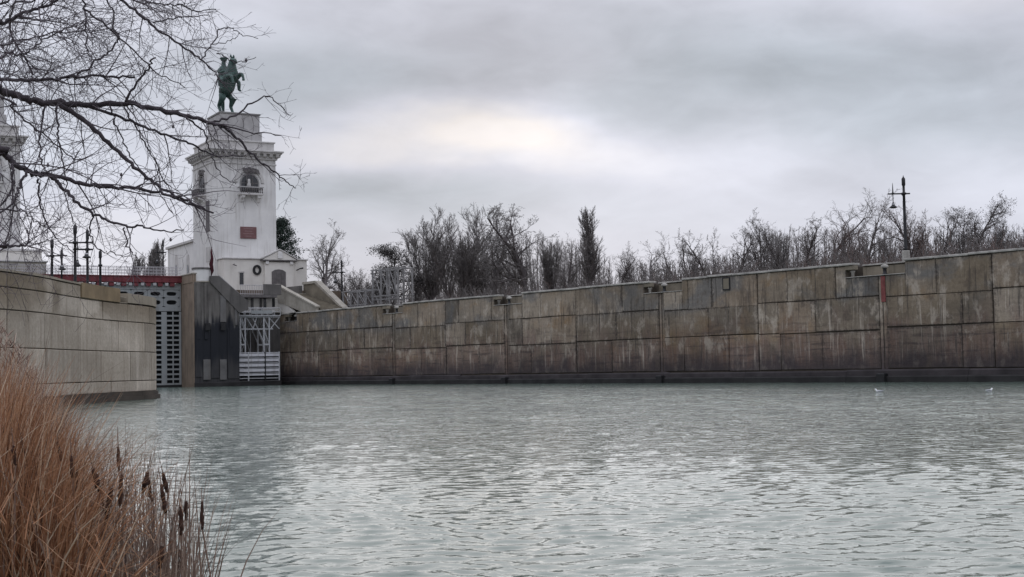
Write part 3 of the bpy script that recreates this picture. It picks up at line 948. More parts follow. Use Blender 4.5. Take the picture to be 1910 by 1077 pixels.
def build_statue():
    # faces right and towards the viewer
    s = empty('equestrian_statue', T.w(TW / 2 - 1.4, TW / 2 - 1.0, 39.25), math.radians(-50)); s.scale = (1.22, 1.36, 1.07)
    tag(s, 'green bronze statue of a rider on a rearing horse atop the tower', 'statue')
    V = []; E = []; Rr = []

    def add(p, r, frm=None):
        V.append(p); Rr.append(r); i = len(V) - 1
        if frm is not None: E.append((frm, i))
        return i
    pel = add((0, 0, 3.0), .78)
    sp1 = add((.42, 0, 3.75), .86, pel); sp2 = add((.85, 0, 4.55), .88, sp1); ch = add((1.25, 0, 5.25), .82, sp2)
    nk = add((1.42, 0, 5.95), .58, ch); n2 = add((1.5, 0, 6.6), .44, nk); pol = add((1.62, 0, 7.25), .36, n2)
    fa = add((2.05, 0, 7.0), .30, pol); mz = add((2.45, 0, 6.5), .20, fa)
    for sg in (-1, 1):
        h = add((-.05, .42 * sg, 2.75), .55, pel); k = add((.42, .62 * sg, 2.05), .40, h)
        hk = add((-.38 + .1 * sg, .66 * sg, 1.15), .21, k); ft = add((.02 + .1 * sg, .68 * sg, .45), .16, hk); add((.12 + .1 * sg, .68 * sg, .08), .22, ft)
        sh = add((1.55, .48 * sg, 4.85), .42, ch); kn = add((2.55, .62 * sg, 4.95 + .25 * sg), .21, sh)
        f2 = add((2.95, .62 * sg, 4.15 + .3 * sg), .13, kn); add((2.95, .62 * sg, 3.8 + .3 * sg), .19, f2)
    t1 = add((-.55, 0, 3.05), .2, pel); t2 = add((-.95, 0, 2.3), .26, t1); t3 = add((-.95, .05, 1.2), .22, t2); add((-.75, .05, .35), .1, t3)
    horse = skin_mesh('horse', V, E, Rr, M['bronze'], s, pel)
    for sg in (-1, 1):
        b = MB().lathe([(.10, 0), (.12, .14), (.07, .34), (.01, .45)], (1.55, .17 * sg, 7.45), 6); b.build('ear', M['bronze'], horse, True)
    b = MB()   # mane
    b.prism([(1.05, 5.6), (1.1, 6.4), (1.25, 7.1), (1.5, 7.6), (1.62, 7.55), (1.4, 6.6), (1.3, 5.8)], -.09, .09, 'y'); b.build('mane', M['bronze'], horse)
    MB().box(.82, .95, -.35, .35, 3.2, 3.3, .02)
    V.clear(); E.clear(); Rr.clear()
    pv = add((.0, 0, 4.75), .52); w1 = add((-.25, 0, 5.5), .48, pv); cs = add((-.45, 0, 6.25), .52, w1); nk = add((-.55, 0, 6.85), .19, cs); hd = add((-.55, 0, 7.2), .27, nk); add((-.54, 0, 7.45), .24, hd)
    for sg in (-1, 1):
        hp = add((.25, .45 * sg, 4.6), .36, pv); kn = add((1.1, .98 * sg, 4.45), .27, hp); an = add((.95, 1.08 * sg, 3.3), .17, kn); add((1.3, 1.12 * sg, 3.1), .13, an)
        sh = add((-.42, .52 * sg, 6.25), .25, cs); el = add((-.1, .86 * sg, 5.6), .19, sh); add((.85, .38 * sg, 5.75), .14, el)
    rider = skin_mesh('rider', V, E, Rr, M['bronze'], s, pv)
    b = MB().lathe([(.30, 0), (.33, .12), (.44, .3), (.42, .38), (.1, .42)], (-.55, 0, 7.45), 10); b.prism([(-.4, -.25), (-.08, -.18), (-.08, .18), (-.4, .25)], 7.43, 7.49, 'z')
    b.build('cap', M['bronze'], rider)
    b = MB().prism([(-.6, 6.6), (-.95, 5.9), (-1.1, 4.6), (-1.0, 4.0), (-.55, 4.2), (-.45, 5.0), (-.45, 5.9)], -.45, .45, 'y'); b.build('cape', M['bronze'], rider)
    MB().box(-.9, 1.1, -1.0, 1.0, 0, .10, .03).build('base_plate', M['bronze'], s)
    return s


build_statue()


# ---------------------------------------------------------------- house and wing beside the tower
def build_house():
    yl = -2.6
    f = T
    h = empty('gatekeeper_house', (T0.x, T0.y, 0), RZ)
    tag(h, 'low white house with pediment door and arched wooden door beside the tower', 'house')
    xl, zl = f.hit(417, 488, yl); xr, zr = f.hit(572, 484, yl); _, zb = f.hit(500, 536, yl)
    zt = (zl + zr) / 2 + .1; zb = min(zb, HEAD)
    MB().box(xl, xr, yl, yl + 8, zb - 3.5, zt, .03).build('wall', M['house_white'], h)
    MB().box(xl - .15, xr + .15, yl - .2, yl + 8.1, zt + .004, zt + .2, .03).build('roof_edge', M['cornice'], h)
    x0, _ = f.hit(489, 480, yl - .5); x1, _ = f.hit(553, 480, yl - .5); xm, zp = f.hit(522, 467, yl - .5); _, zc = f.hit(520, 487, yl - .5)
    gb = MB().prism([(x0 + .4, zb - .4), (x1 - .4, zb - .4), (x1 - .4, zc - .2), (x0 + .4, zc - .2)], yl - .38, yl + .01, 'y').build('portal', M['house_white'], h)
    MB().prism([(x0, zc + .16), (x1, zc + .16), (xm, zp)], yl - .55, yl + .4, 'y').build('pediment', M['house_white'], gb)
    MB().box(x0 - .1, x1 + .1, yl - .68, yl + .1, zc - .06, zc + .156, .03).build('cornice', M['relief'], gb)
    for q in (x0 + .75, x1 - .75):
        MB().box(q - .22, q + .22, yl - .6, yl - .39, zc - .5, zc - .065, .04).build('bracket', M['tower_white'], gb)
    MB().box(xm - .35, xm + .35, yl - .66, yl - .56, zc + .3, zp - .2, .06).build('keystone', M['tower_white'], gb)
    for a, bb, s in ((x0 - .15, zc + .2, 1), (x1 + .15, zc + .2, -1)):
        MB().prism([(a, bb), (a, bb + .16), (xm, zp + .2), (xm, zp + .04)], yl - .66, yl + .5, 'y').build('raking_cornice', M['cornice'], gb)
    dx0, dz0 = f.hit(507, 532, yl - .4); dx1, dz1 = f.hit(533, 503, yl - .4)
    cxx = (dx0 + dx1) / 2; rr = (dx1 - dx0) / 2
    d = MB().prism([(dx0, dz0 - .6), (dx1, dz0 - .6), (dx1, dz1 - .35), (cxx + rr * .55, dz1 - .08), (cxx, dz1), (cxx - rr * .55, dz1 - .08), (dx0, dz1 - .35)], yl - .42, yl - .36, 'y').build('door', M['wood'], h)
    n = 6
    for i in range(n):
        a = dx0 + (dx1 - dx0) * i / n
        MB().box(a + .02, a + (dx1 - dx0) / n - .02, yl - .45, yl - .425, dz0 - .6, dz1 - .42, .008).build('plank', M['wood'], d)
    ax, az = f.hit(447, 531, yl); bx, bz = f.hit(454, 509, yl)
    wn = MB().box(ax, bx, yl - .05, yl + .1, az, bz).build('window', M['glass'], h)
    MB().box(ax - .12, bx + .12, yl - .12, yl - .055, bz, bz + .18).build('lintel', M['cornice'], wn)
    rx, rz_ = f.hit(479, 504, yl)
    b = MB()
    for i in range(20):
        a0, a1 = 2 * math.pi * i / 20, 2 * math.pi * (i + 1) / 20
        b.prism([(rx + .30 * math.cos(a0), rz_ + .42 * math.sin(a0)), (rx + .62 * math.cos(a0), rz_ + .72 * math.sin(a0)), (rx + .62 * math.cos(a1), rz_ + .72 * math.sin(a1)), (rx + .30 * math.cos(a1), rz_ + .42 * math.sin(a1))], yl - .22, yl - .003, 'y')
    ob = b.build('wreath', M['rubber'], h)
    lx, lz = f.hit(553, 503, yl)
    MB().tube([(lx, yl, lz - .1), (lx + .35, yl - .5, lz + .1), (lx + .75, yl - .75, lz + .15)], [.07, .09, .13], 6).build('wall_lamp', M['black_iron'], h)
    lx, lz = f.hit(437, 494, yl)
    MB().tube([(lx, yl, lz + .1), (lx - .3, yl - .4, lz), (lx + .1, yl - .7, lz - .2)], [.06, .06, .1], 6).build('wall_lamp', M['relief'], h)
    return h, xl, xr, zb


HOUSE, HXL, HXR, HZB = build_house()

wing = empty('arcaded_wing', (T0.x, T0.y, 0), RZ); tag(wing, 'low white wing with arched windows on the left of the horseman tower', 'building')
wx = 1.0
ya, za = T.hitx(360, 449, wx); yb, zb_ = T.hitx(313, 462, wx)
MB().box(wx, wx + 8, TW + .02, yb, HEAD - .2, (za + zb_) / 2 - .3, .02).build('wall', M['tower_white'], wing)
MB().box(wx - .3, wx + 8.2, TW + .02, yb + .3, (za + zb_) / 2 - .296, (za + zb_) / 2 + .1, .03).build('roof_edge', M['cornice'], wing)
for px in (329, 351):
    yy, zz = T.hitx(px, 500, wx)
    yy2, zz2 = T.hitx(px, 478, wx)
    r = .75
    pts = [(yy - r, zz - 1.6), (yy + r, zz - 1.6)] + [(yy + r * math.cos(math.pi * i / 10), zz2 - .5 + r * math.sin(math.pi * i / 10)) for i in range(11)]
    wv = MB().prism(pts, wx - .04, wx + .02, 'x').build('window', M['cornice'], wing)
    MB().prism([(yy - r * .6, zz - 1.6), (yy + r * .6, zz - 1.6), (yy + r * .6, zz + .15), (yy, zz + .5), (yy - r * .6, zz + .15)], wx - .08, wx - .045, 'x').build('pane', M['glass'], wv)

# ---------------------------------------------------------------- lock-head pier
def build_pier():
    p = empty('lock_pier', (C0.x, C0.y, 0), RZ)
    tag(p, 'tall stained concrete pier right of the grey gate, dark lower half', 'pier')
    _, zt = C.hit(364, 516)
    x1, _ = C.hit(395, 600); x2, _ = C.hit(446, 600)
    yg, _ = C.hitx(340, 600)
    D = max(yg, 4.0) + 2.5
    # stepped body: the left block, then the wall falling to the right under the stairs
    zr = C.hit(446, 576)[1]
    MB().prism([(0.06, -3), (x2, -3), (x2, zr - .6), (x1 + .2, zt - .9), (x1, zt - .75), (0.06, zt - .75)], 0.0, D, 'y').build('body', M['pier_wet'], p)
    MB().box(-.05, .055, .05, D - .1, -3, zt + .3, .015).build('brown_cheek', M['pier_brown'], p)
    MB().box(-.12, .9, .3, D, zt - .74, zt + .34, .03).build('cap_block', M['pier_brown'], p)
    MB().box(-.2, 1.0, .2, D, zt + .344, zt + .5, .03).build('coping', M['stair'], p)
    # sloping parapet that follows the stairs down
    x3, z3 = C.hit(462, 566)
    MB().prism([(x1 - .2, zt - .74), (x1 - .2, zt + .1), (x1 + .9, zt + .1), (x3, z3 + .25), (x3, z3 - .75), (x2, zr - .59)], -.25, .5, 'y').build('stair_parapet', M['pier'], p)
    b = MB().prism([(x1 + .9, zt + .12), (x3 - .2, z3 + .28), (x3 - .2, z3 + .42), (x1 + .9, zt + .26)], -.2, -.05, 'y'); b.build('handrail', M['rail_grey'], p)
    # pilasters on the face
    for px, wd, mt, zlo, zhi in ((370, .5, 'pier_wet', 6, zt - .8), (384, .4, 'pier_wet', 6, zt - .8), (416, .75, 'pier_light', 8.2, zt - 2.4), (431, .5, 'pier_wet', 5, zt - 3.2), (440, .3, 'pier_light', 7.8, zt - 4)):
        x = C.hit(px, 600)[0]
        MB().box(x - wd / 2, x + wd / 2, -.14, .05, zlo, zhi, .02).build('pilaster', M[mt], p)
    # dark steel plates and pale feet at the water
    for a, b_, y0, y1 in ((364, 377, 598, 704), (393, 408, 603, 706), (424, 445, 612, 707)):   # dark guard plates
        xa, xb = C.hit(a, 640)[0], C.hit(b_, 640)[0]
        MB().box(xa, xb, -.1, .02, C.hit(a, y1)[1], C.hit(a, y0)[1], .03).build('guard_plate', M['pier_wet'], p)
    for a, b_ in ((379, 392), (410, 422)):
        xa, xb = C.hit(a, 690)[0], C.hit(b_, 690)[0]
        MB().box(xa, xb, -.2, .02, C.hit(a, 709)[1], C.hit(a, 671)[1], .03).build('pale_strip', M['pier_light'], p)
    for px in (386, 415):
        x, z = C.hit(px, 610)
        MB().box(x - .3, x + .3, -.4, -.22, z - .5, z + .5, .05).build('lug', M['rubber'], p)
    MB().box(0, x2 + .05, -.3, .0, -2, .55, .04).build('footing', M['plinth'], p)
    # white rounded parapet standing on the corner
    xa = C.hit(364, 512)[0]; xb = C.hit(396, 512)[0]; zq = C.hit(380, 524)[1]; zq1 = C.hit(380, 499)[1]
    b = MB(); n = 10
    cx = (xa + xb) / 2; r = (xb - xa) / 2
    poly = [(xa + .05, 1.6)] + [(cx - r * math.cos(math.pi * i / n), .75 - r * .75 * math.sin(math.pi * i / n)) for i in range(n + 1)] + [(xb - .05, 1.6)]
    b.prism(poly, zq, zq1 - .25, 'z'); wp = b.build('white_parapet', M['tower_white'], p)
    poly2 = [(q[0] * 1.0 + (q[0] - cx) * .06, q[1] - .06) for q in poly]
    MB().prism(poly2, zq1 - .246, zq1, 'z').build('rim', M['relief'], wp)
    MB().prism(poly2, zq - .18, zq - .004, 'z').build('base_moulding', M['stair'], wp)
    return p, x2, D


PIER, PX2, PD = build_pier()

# dark red flag by the parapet
fx, fz = C.hit(391, 512, .9)
fl = empty('furled_flag', C.w(fx, .2, fz - 1.0), RZ); tag(fl, 'dark red furled flag standing on the pier before the tower corner', 'flag')
MB().tube([(0, 0, 0), (0, 0, 4.6)], [.045, .03], 6).build('pole', M['black_iron'], fl)
b = MB().tube([(0, -.05, .8), (.12, -.08, 1.4), (-.05, -.1, 2.2), (.1, -.06, 3.0), (.02, 0, 3.9), (0, 0, 4.3)], [.06, .2, .26, .2, .12, .03], 8)
b.build('cloth', M['flag'], fl, True)

# ---------------------------------------------------------------- gate leaf and red footbridge
def slot_cell(b, x0, x1, z0, z1, rx, rz, y, depth, n=24):
    """a plate cell with a real rounded slot through it"""
    cx, cz = (x0 + x1) / 2, (z0 + z1) / 2
    base = len(b.v); R1 = []; R2 = []
    for i in range(n):
        a = 2 * math.pi * (i + .5) / n; ca, sa = math.cos(a), math.sin(a)
        k = 1 / max(abs(ca), abs(sa))
        R1.append((cx + ca * k * (x1 - x0) / 2, cz + sa * k * (z1 - z0) / 2))
        e = 3.2
        q = (abs(ca) ** e + abs(sa) ** e) ** (-1 / e)
        R2.append((cx + ca * q * rx, cz + sa * q * rz))
    for (x, z) in R1: b.v.append((x, y, z))
    for (x, z) in R2: b.v.append((x, y, z))
    for (x, z) in R2: b.v.append((x, y + depth, z))
    for i in range(n):
        j = (i + 1) % n
        b.f.append((base + i, base + j, base + n + j, base + n + i))
        b.f.append((base + n + i, base + n + j, base + 2 * n + j, base + 2 * n + i))


def build_gate():
    yg = C.hitx(340, 620)[0] + .2
    g = empty('lock_gate', C.w(0, yg), RZ); tag(g, 'grey steel lock gate with rounded slots and rows of openings below the red footbridge', 'gate')
    F2 = Frame(C.w(0, yg), RZ)
    hx = lambda px: F2.hit(px, 600)[0]
    hz = lambda py: F2.hit(320, py)[1]
    zt = hz(530)
    x1 = -.12; x0 = hx(296) - 9
    pw = hx(324) - hx(294)
    rows = [(hz(541), hz(556)), (hz(556), hz(573))]
    cols = []
    xx = x1 - .15
    while xx - pw > x0:
        cols.append((xx - pw, xx)); xx -= pw
    for (za, zb) in rows:
        for (a, c) in cols:
            b = MB(); slot_cell(b, a + .015, c - .015, zb + .01, za - .01, pw * .31, (za - zb) * .24, 0, .35)
            b.build('slotted_plate', M['gate_grey'], g)
    MB().box(x0, x1, -.06, .3, hz(541) + .003, zt, .02).build('top_girder', M['gate_grey'], g)
    MB().box(x1 - .149, x1, -.04, .3, hz(573) + .02, hz(541), .01).build('edge_plate', M['gate_grey'], g)
    MB().box(x0, x1, -.12, .3, hz(581), hz(573), .02).build('mid_girder', M['gate_grey'], g)
    zlow = 0.3; zz = hz(582)
    nrow = 15; hh = (zz - zlow) / nrow
    for k in range(nrow):
        z1 = zz - k * hh; z0 = z1 - hh
        MB().box(x0, x1, -.10 if k not in (6,) else -.18, .25, z0, z0 + hh * .36, .012).build('rib', M['gate_grey'], g)
    pu = pw / 30.0; x = x1; k = 0
    while x > x0:
        for a, c in ((0, 4 if k == 0 else 0), (14.3, 16.6), (27, 37)):
            if c > a: MB().box(x - c * pu, x - a * pu, -.16, -.101, zlow, zz - .004, .012).build('stile', M['gate_grey'], g)
        x -= 33 * pu; k += 1
    MB().box(x0, x1, .5, .7, -2, zt - .1).build('skin_plate', M['hole_shade'], g)  # dark plate paints the shade behind the gate's openings
    MB().box(x0, x1, -.2, .4, -2, zlow).build('sill_beam', M['plinth'], g)
    # red footbridge on the gate
    f = empty('red_footbridge', C.w(0, yg), RZ); tag(f, 'dark red footbridge with pale railing crossing above the grey lock gate', 'footbridge')
    zd = hz(528); xe = -27.0
    MB().box(xe, x1, -.5, -.38, zd, zd + .75, .02).build('girder', M['red_paint'], f)
    MB().box(xe, x1, .9, 1.02, zd, zd + .75, .02).build('girder', M['red_paint'], f)
    MB().box(xe, x1, -.62, 1.15, zd + .754, zd + .86, .02).build('deck', M['red_paint'], f)
    n = 26
    st = MB().box(-.04, .04, -.56, -.506, zd + .02, zd + .73).mesh('stiffener', M['red_paint'])
    for i in range(n):
        part(st, 'stiffener', f, (x1 - .5 - i * 1.02, 0, 0))
    for y in (-.52, 1.05):
        po = MB().bar((0, y, zd + .86), (0, y, zd + 2.0), .03).mesh('post', M['rail_grey'])
        for i in range(n + 1): part(po, 'post', f, (x1 - .2 - i * 1.02, 0, 0))
        for dz in (1.22, 1.6, 2.0):
            MB().bar((xe, y, zd + dz), (x1, y, zd + dz), .028).build('rail', M['rail_grey'], f)
        bal = MB().bar((0, y, zd + .86), (0, y, zd + 2.0), .014, 3)
        bm = bal.mesh('baluster', M['rail_grey'])
        for i in range(100): part(bm, 'baluster', f, (x1 - .3 - i * .26, 0, 0))
    lm = MB().box(-.3, .3, -.4, .3, -.5, 0, .05).mesh('shoe', M['red_paint'])
    for i in range(9):
        part(lm, 'shoe', f, (x1 - 1.2 - i * 1.55, 0, zd - .003))
        part(MB().box(-.2, .2, -.5, -.1, -.42, -.05, .03).mesh('bracket_box', M['rail_grey']), 'bracket_box', f, (x1 - 1.95 - i * 1.55, 0, zd - .003))  # small pale brackets under the deck, between the red shoes
    return yg


GY = build_gate()

# ---------------------------------------------------------------- recess right of the pier: trestle, panel gate, balcony
def build_recess():
    yl = 2.2
    F2 = Frame(C.w(0, yl), RZ)
    P2 = lambda px, py: F2.hit(px, py)
    bk = empty('recess_wall', C.w(0, 0), RZ); tag(bk, 'dark stained concrete recess wall behind the white steel trestle', 'wall')
    xa = C.hit(446, 600)[0]; xb = C.hit(560, 600, 6.5)[0]
    zt = C.hit(470, 584, 6.5)[1]
    n = 5
    for i in range(n):
        a = xa + (xb - xa) * i / n; c = xa + (xb - xa) * (i + 1) / n
        MB().box(a + .02, c - .02, 6.3 + .1 * (i % 2), 7.0, -2, zt, .03).build('panel', M['pier'], bk)
    MB().box(xa, xb, 6.0, 7.05, zt + .004, zt + .25, .03).build('coping', M['coping'], bk)
    # trestle
    t = empty('steel_trestle', C.w(0, yl), RZ); tag(t, 'white steel trestle with braces and railed walkway beside the long wall', 'trestle')
    zb = P2(470, 660)[1] - .3
    zp = P2(470, 590)[1]
    x0, x1 = P2(434, 590)[0], P2(522, 590)[0]
    posts = [P2(px, 620)[0] for px in (448, 457, 492, 502)]
    for y in (0, 2.4):
        for x in posts:
            MB().box(x - .08, x + .08, y - .08, y + .08, zb - 4, zp - .18, .01).build('post', M['steel_white'], t)
        MB().box(x0, x1, y - .1, y + .1, zp - .176, zp + .02, .01).build('beam', M['steel_white'], t)
        zm = P2(470, 614)[1]
        MB().box(posts[0] + .081, x1 - 1.0, y - .05, y + .05, zm - .06, zm + .06).build('tie', M['steel_white'], t)
        zk = P2(470, 643)[1]
        for a, c in ((0, 1), (2, 3)):
            MB().box(posts[a] + .081, posts[c] - .081, y - .05, y + .05, zk - .1, zk + .1).build('tie', M['steel_white'], t)
        br = [((x0 + .3, zp - .2), (posts[0], zm)), ((posts[0], zp - .2), (posts[0] + .5, zm)), ((posts[1], zm + .1), (posts[0] + .2, zp - .2)),
              ((posts[1] + .2, zp - .2), (posts[1] + 1.1, zm)), ((posts[1] + 1.1, zm), (posts[1] + 1.6, zp - .2)), ((posts[2] - 1.5, zp - .2), (posts[2] - .8, zm)), ((posts[2] - .8, zm), (posts[2] + .1, zk)),
              ((posts[2], zp - .2), (posts[3], zm + .1)), ((posts[3], zp - .2), (x1 - .1, zm)), ((x1 - .1, zp - .2), (posts[3] + .2, zm)), ((posts[0], zm), (posts[1], zk)), ((posts[2], zm), (posts[3], zk))]
        for (ax, az), (bx, bz) in br:
            MB().bar((ax, y, az), (bx, y, bz), .07).build('brace', M['steel_white'], t)
    for px in (464, 472, 481, 510, 517):
        x = P2(px, 620)[0]
        MB().box(x - .05, x + .05, 3.0, 3.1, zb - 4, zp - .18, .01).build('rear_post', M['steel_white'], t)
    for a, c in ((464, 481), (481, 464), (502, 517), (517, 502)):
        MB().bar((P2(a, 620)[0], 3.05, zp - .3), (P2(c, 620)[0], 3.05, zb + .2), .05).build('rear_brace', M['steel_white'], t)
    MB().box(x0 - .2, x1, -.3, 2.7, zp + .024, zp + .12, .01).build('deck', M['steel_white'], t)
    for y in (-.25, 2.65):
        for dz in (.5, .95):
            MB().bar((x0 - .1, y, zp + .12 + dz), (x1, y, zp + .12 + dz), .035).build('rail', M['steel_white'], t)
        for i in range(9):
            x = x0 + (x1 - x0) * i / 8
            MB().bar((x, y, zp + .12), (x, y, zp + 1.07), .035).build('rail_post', M['steel_white'], t)
    MB().box(x0 + 2.4, x1 - 1.2, -.33, -.29, zp + .3, zp + .75).build('fascia', M['gate_grey'], t)
    # floating panel gate
    g = empty('panel_gate', C.w(0, 1.0), RZ); tag(g, 'white slatted steel panel standing in the water below the trestle', 'barrier')
    F3 = Frame(C.w(0, 1.0), RZ)
    x0, zt = F3.hit(431, 658); x1, _ = F3.hit(522, 657); _, zb = F3.hit(470, 711)
    nrow = 5; hh = (zt - zb) / (nrow + .6)
    for k in range(nrow):
        z1 = zt - k * hh - .1
        h2 = hh * .54 if k < 4 else hh * .28
        if k == 4: z1 += .0
        nseg = [x0, x0 + .75, x0 + 2.3, x0 + 4.55, x1]
        for a, c in zip(nseg[:-1], nseg[1:]):
            MB().box(a + .03, c - .03, -.03, .10, z1 - h2 - .08, z1 - .08, .015).build('slat', M['panel_white'], g)
    for k in range(nrow + 2):
        z = zt - k * hh
        MB().box(x0, x1, .11, .35, max(z - .12, zb), z, .01).build('rail', M['steel_white'], g)
    for x, mt in ((x0, 'steel_white'), (x0 + .75, 'gate_grey'), (x0 + 2.3, 'steel_white'), (x0 + 4.55, 'rubber'), (x1 - .12, 'steel_white')):
        MB().box(x - .06, x + .08, -.06, .10, zb, zt + .05, .01).build('stile', M[mt], g)
    MB().box(x0, x1, .36, .5, -2, zt - .4).build('backing', M['hole_shade'], g)  # near-black sheet, painted shade for the gaps between slats
    MB().box(x0 - .1, x1 + .1, -.2, .6, -1.2, zb - .003, .03).build('pontoon', M['plinth'], g)
    # balcony in front of the house
    bl = empty('railed_balcony', C.w(0, 5.0), RZ); tag(bl, 'small balcony with pale railing in front of the white house', 'balcony')
    F4 = Frame(C.w(0, 5.0), RZ)
    x0, zf = F4.hit(448, 550); x1, _ = F4.hit(517, 550); zr = F4.hit(470, 532)[1]
    MB().box(x0, x1, 0, 7.5, zf - .35, zf, .03).build('slab', M['relief'], bl)
    xm = F4.hit(492, 540)[0]
    MB().box(xm, x1 + .6, .0, .35, zf + .004, zr + .15, .03).build('parapet', M['pier'], bl)
    for dz in (0.12, zr - zf):
        MB().bar((x0, .15, zf + dz), (xm, .15, zf + dz), .04).build('rail', M['rail_grey'], bl)
    bm = MB().bar((0, .15, zf), (0, .15, zr), .03, 4).mesh('baluster', M['rail_grey'])
    for i in range(14): part(bm, 'baluster', bl, (x0 + .1 + (xm - x0 - .1) * i / 13, 0, 0))
    # lower storey under the balcony
    lo = empty('lower_storey', C.w(0, 7.2), RZ); tag(lo, 'white lower storey with two narrow windows under the balcony', 'building')
    F5 = Frame(C.w(0, 7.2), RZ)
    xa = F5.hit(446, 560)[0]; xb = F5.hit(535, 560)[0]
    zlo = F5.hit(480, 590)[1]
    MB().box(xa, xb, 0, 5, zlo - 3, zf - .36, .02).build('wall', M['house_white'], lo)
    for px, py0, py1 in ((494, 557, 574), (510, 555, 573)):
        x, z0 = F5.hit(px, py1); _, z1 = F5.hit(px, py0)
        w_ = MB().box(x - .2, x + .2, -.05, .05, z0, z1).build('window', M['glass'], lo)
        MB().box(x - .28, x + .28, -.1, -.052, z1, z1 + .12).build('lintel', M['cornice'], w_)
    for px in (450, 459, 470, 486):
        x = F5.hit(px, 570)[0]
        MB().box(x - .13, x + .13, -.3, -.02, zlo - 2, zf - .37, .02).build('column', M['pier_light'], lo)
    x, z0 = F5.hit(455, 584)
    MB().box(x - .3, x + .35, -.06, .03, z0, z0 + 1.9).build('doorway', M['glass'], lo)


build_recess()

# ---------------------------------------------------------------- concrete stairs at the wall's far end
def build_stairs():
    s = empty('concrete_stairs', (WA.x, WA.y, 0), R.rz); tag(s, 'concrete outdoor stairs with sloping side walls descending to the long wall', 'stairs')
    y1 = 4.6
    a0, za0 = R.hit(512, 534, .1); a1, za1 = R.hit(590, 574, .1)
    b0, zb0 = R.hit(586, 529, y1); b1, zb1 = R.hit(640, 579, y1)
    MB().prism([(a0 - 2, za0), (a0 + .6, za0), (a1, za1), (a1, za1 - 1.0), (a1 - 1.2, za1 - 1.0), (a0 - 2, za0 - 1.5)], .05, .45, 'y').build('side_wall', M['stair'], s)
    MB().prism([(a0 - 2, za0 + .004), (a0 + .62, za0 + .004), (a1 + .15, za1 + .02), (a1 + .15, za1 + .22), (a0 + .7, za0 + .24), (a0 - 2, za0 + .24)], -.1, .6, 'y').build('side_coping', M['stair'], s)
    MB().prism([(b0 - 3, zb0), (b0 + .4, zb0), (b1, zb1), (b1, zb1 - 1.5), (b0 - 3, zb1 - 1.5)], y1, y1 + .45, 'y').build('side_wall', M['niche'], s)
    MB().prism([(b0 - 3, zb0 + .004), (b0 + .4, zb0 + .004), (b1 + .15, zb1 + .02), (b1 + .15, zb1 + .35), (b0 + .55, zb0 + .34), (b0 - 3, zb0 + .34)], y1 - .2, y1 + .75, 'y').build('side_coping', M['stair'], s)
    n = 18
    ztop = za0 - .9; zbot = TOP - .1
    for i in range(n):
        x = a0 + .6 + (a1 - a0 - .6) * i / n * 1.2; z = ztop + (zbot - ztop) * (i + 1) / n
        MB().box(x, x + (a1 - a0 - .6) / n * 1.2 + .02, .62, y1 - .21, z - 1.2, z, .01).build('step', M['niche'], s)
    MB().box(a0 - 6, a0 + .58, .62, y1 + 3, ztop - 1.5, ztop - .05, .02).build('landing', M['stair'], s)
    MB().box(a0 - 4, a0 + .5, y1 - 1.0, y1 - .5, ztop - .046, ztop + 1.0, .03).build('landing_wall', M['pier'], s)
    # white gable wall under the near side wall
    c0, cz0 = R.hit(516, 578, .3); c1, cz1 = R.hit(546, 576, .3)
    MB().prism([(c0 - .4, TOP + .03), (c1 + .8, TOP + .03), (c1 + .4, TOP + .35), (a0, za0 - 1.3), (c0 - .4, za0 - 1.4)], .12, .4, 'y').build('white_wall', M['house_white'], s)


build_stairs()

# ---------------------------------------------------------------- white lattice frames on the right bank
def lattice(px0, px1, py0, py1, yl, label, ring=False):
    a, z1 = R.hit(px0, py0, yl); b, _ = R.hit(px1, py0, yl)
    z0 = 9.2
    o = empty('lattice_frame', R.w(a, yl, 0), R.rz); tag(o, label, 'steel frame', 'white lattice frames on the right bank')
    W = b - a; D = 2.2; r = .09
    for y in (0, D):
        for x in (0, W / 3, 2 * W / 3, W):
            MB().box(x - r, x + r, y - r, y + r, z0, z1, .01).build('post', M['steel_dull'], o)
        for z in (z1, z0 + (z1 - z0) * .38, z0 + (z1 - z0) * .3):
            MB().box(-.3, W + .3, y - .07, y + .07, z - .07, z + .068, .01).build('beam', M['steel_dull'], o)
        zm = z0 + (z1 - z0) * .38
        for i in range(3):
            x, x2 = W * i / 3, W * (i + 1) / 3
            MB().bar((x, y, zm), (x2, y, z1), .06).build('brace', M['steel_dull'], o)
            MB().bar((x2, y, zm), (x, y, z1), .06).build('brace', M['steel_dull'], o)
            MB().bar((x, y, z0), (x2, y, zm), .05).build('brace', M['steel_dull'], o)
    for x in (0, W / 3, 2 * W / 3, W):
        MB().bar((x, 0, z1), (x, D, z1), .06).build('cross_beam', M['steel_dull'], o)


lattice(695, 742, 505, 575, 7.0, 'taller white steel lattice frame behind the long wall, right of the stairs')
lattice(640, 682, 545, 580, 6.0, 'lower white steel lattice frame between the stairs and the taller frame')


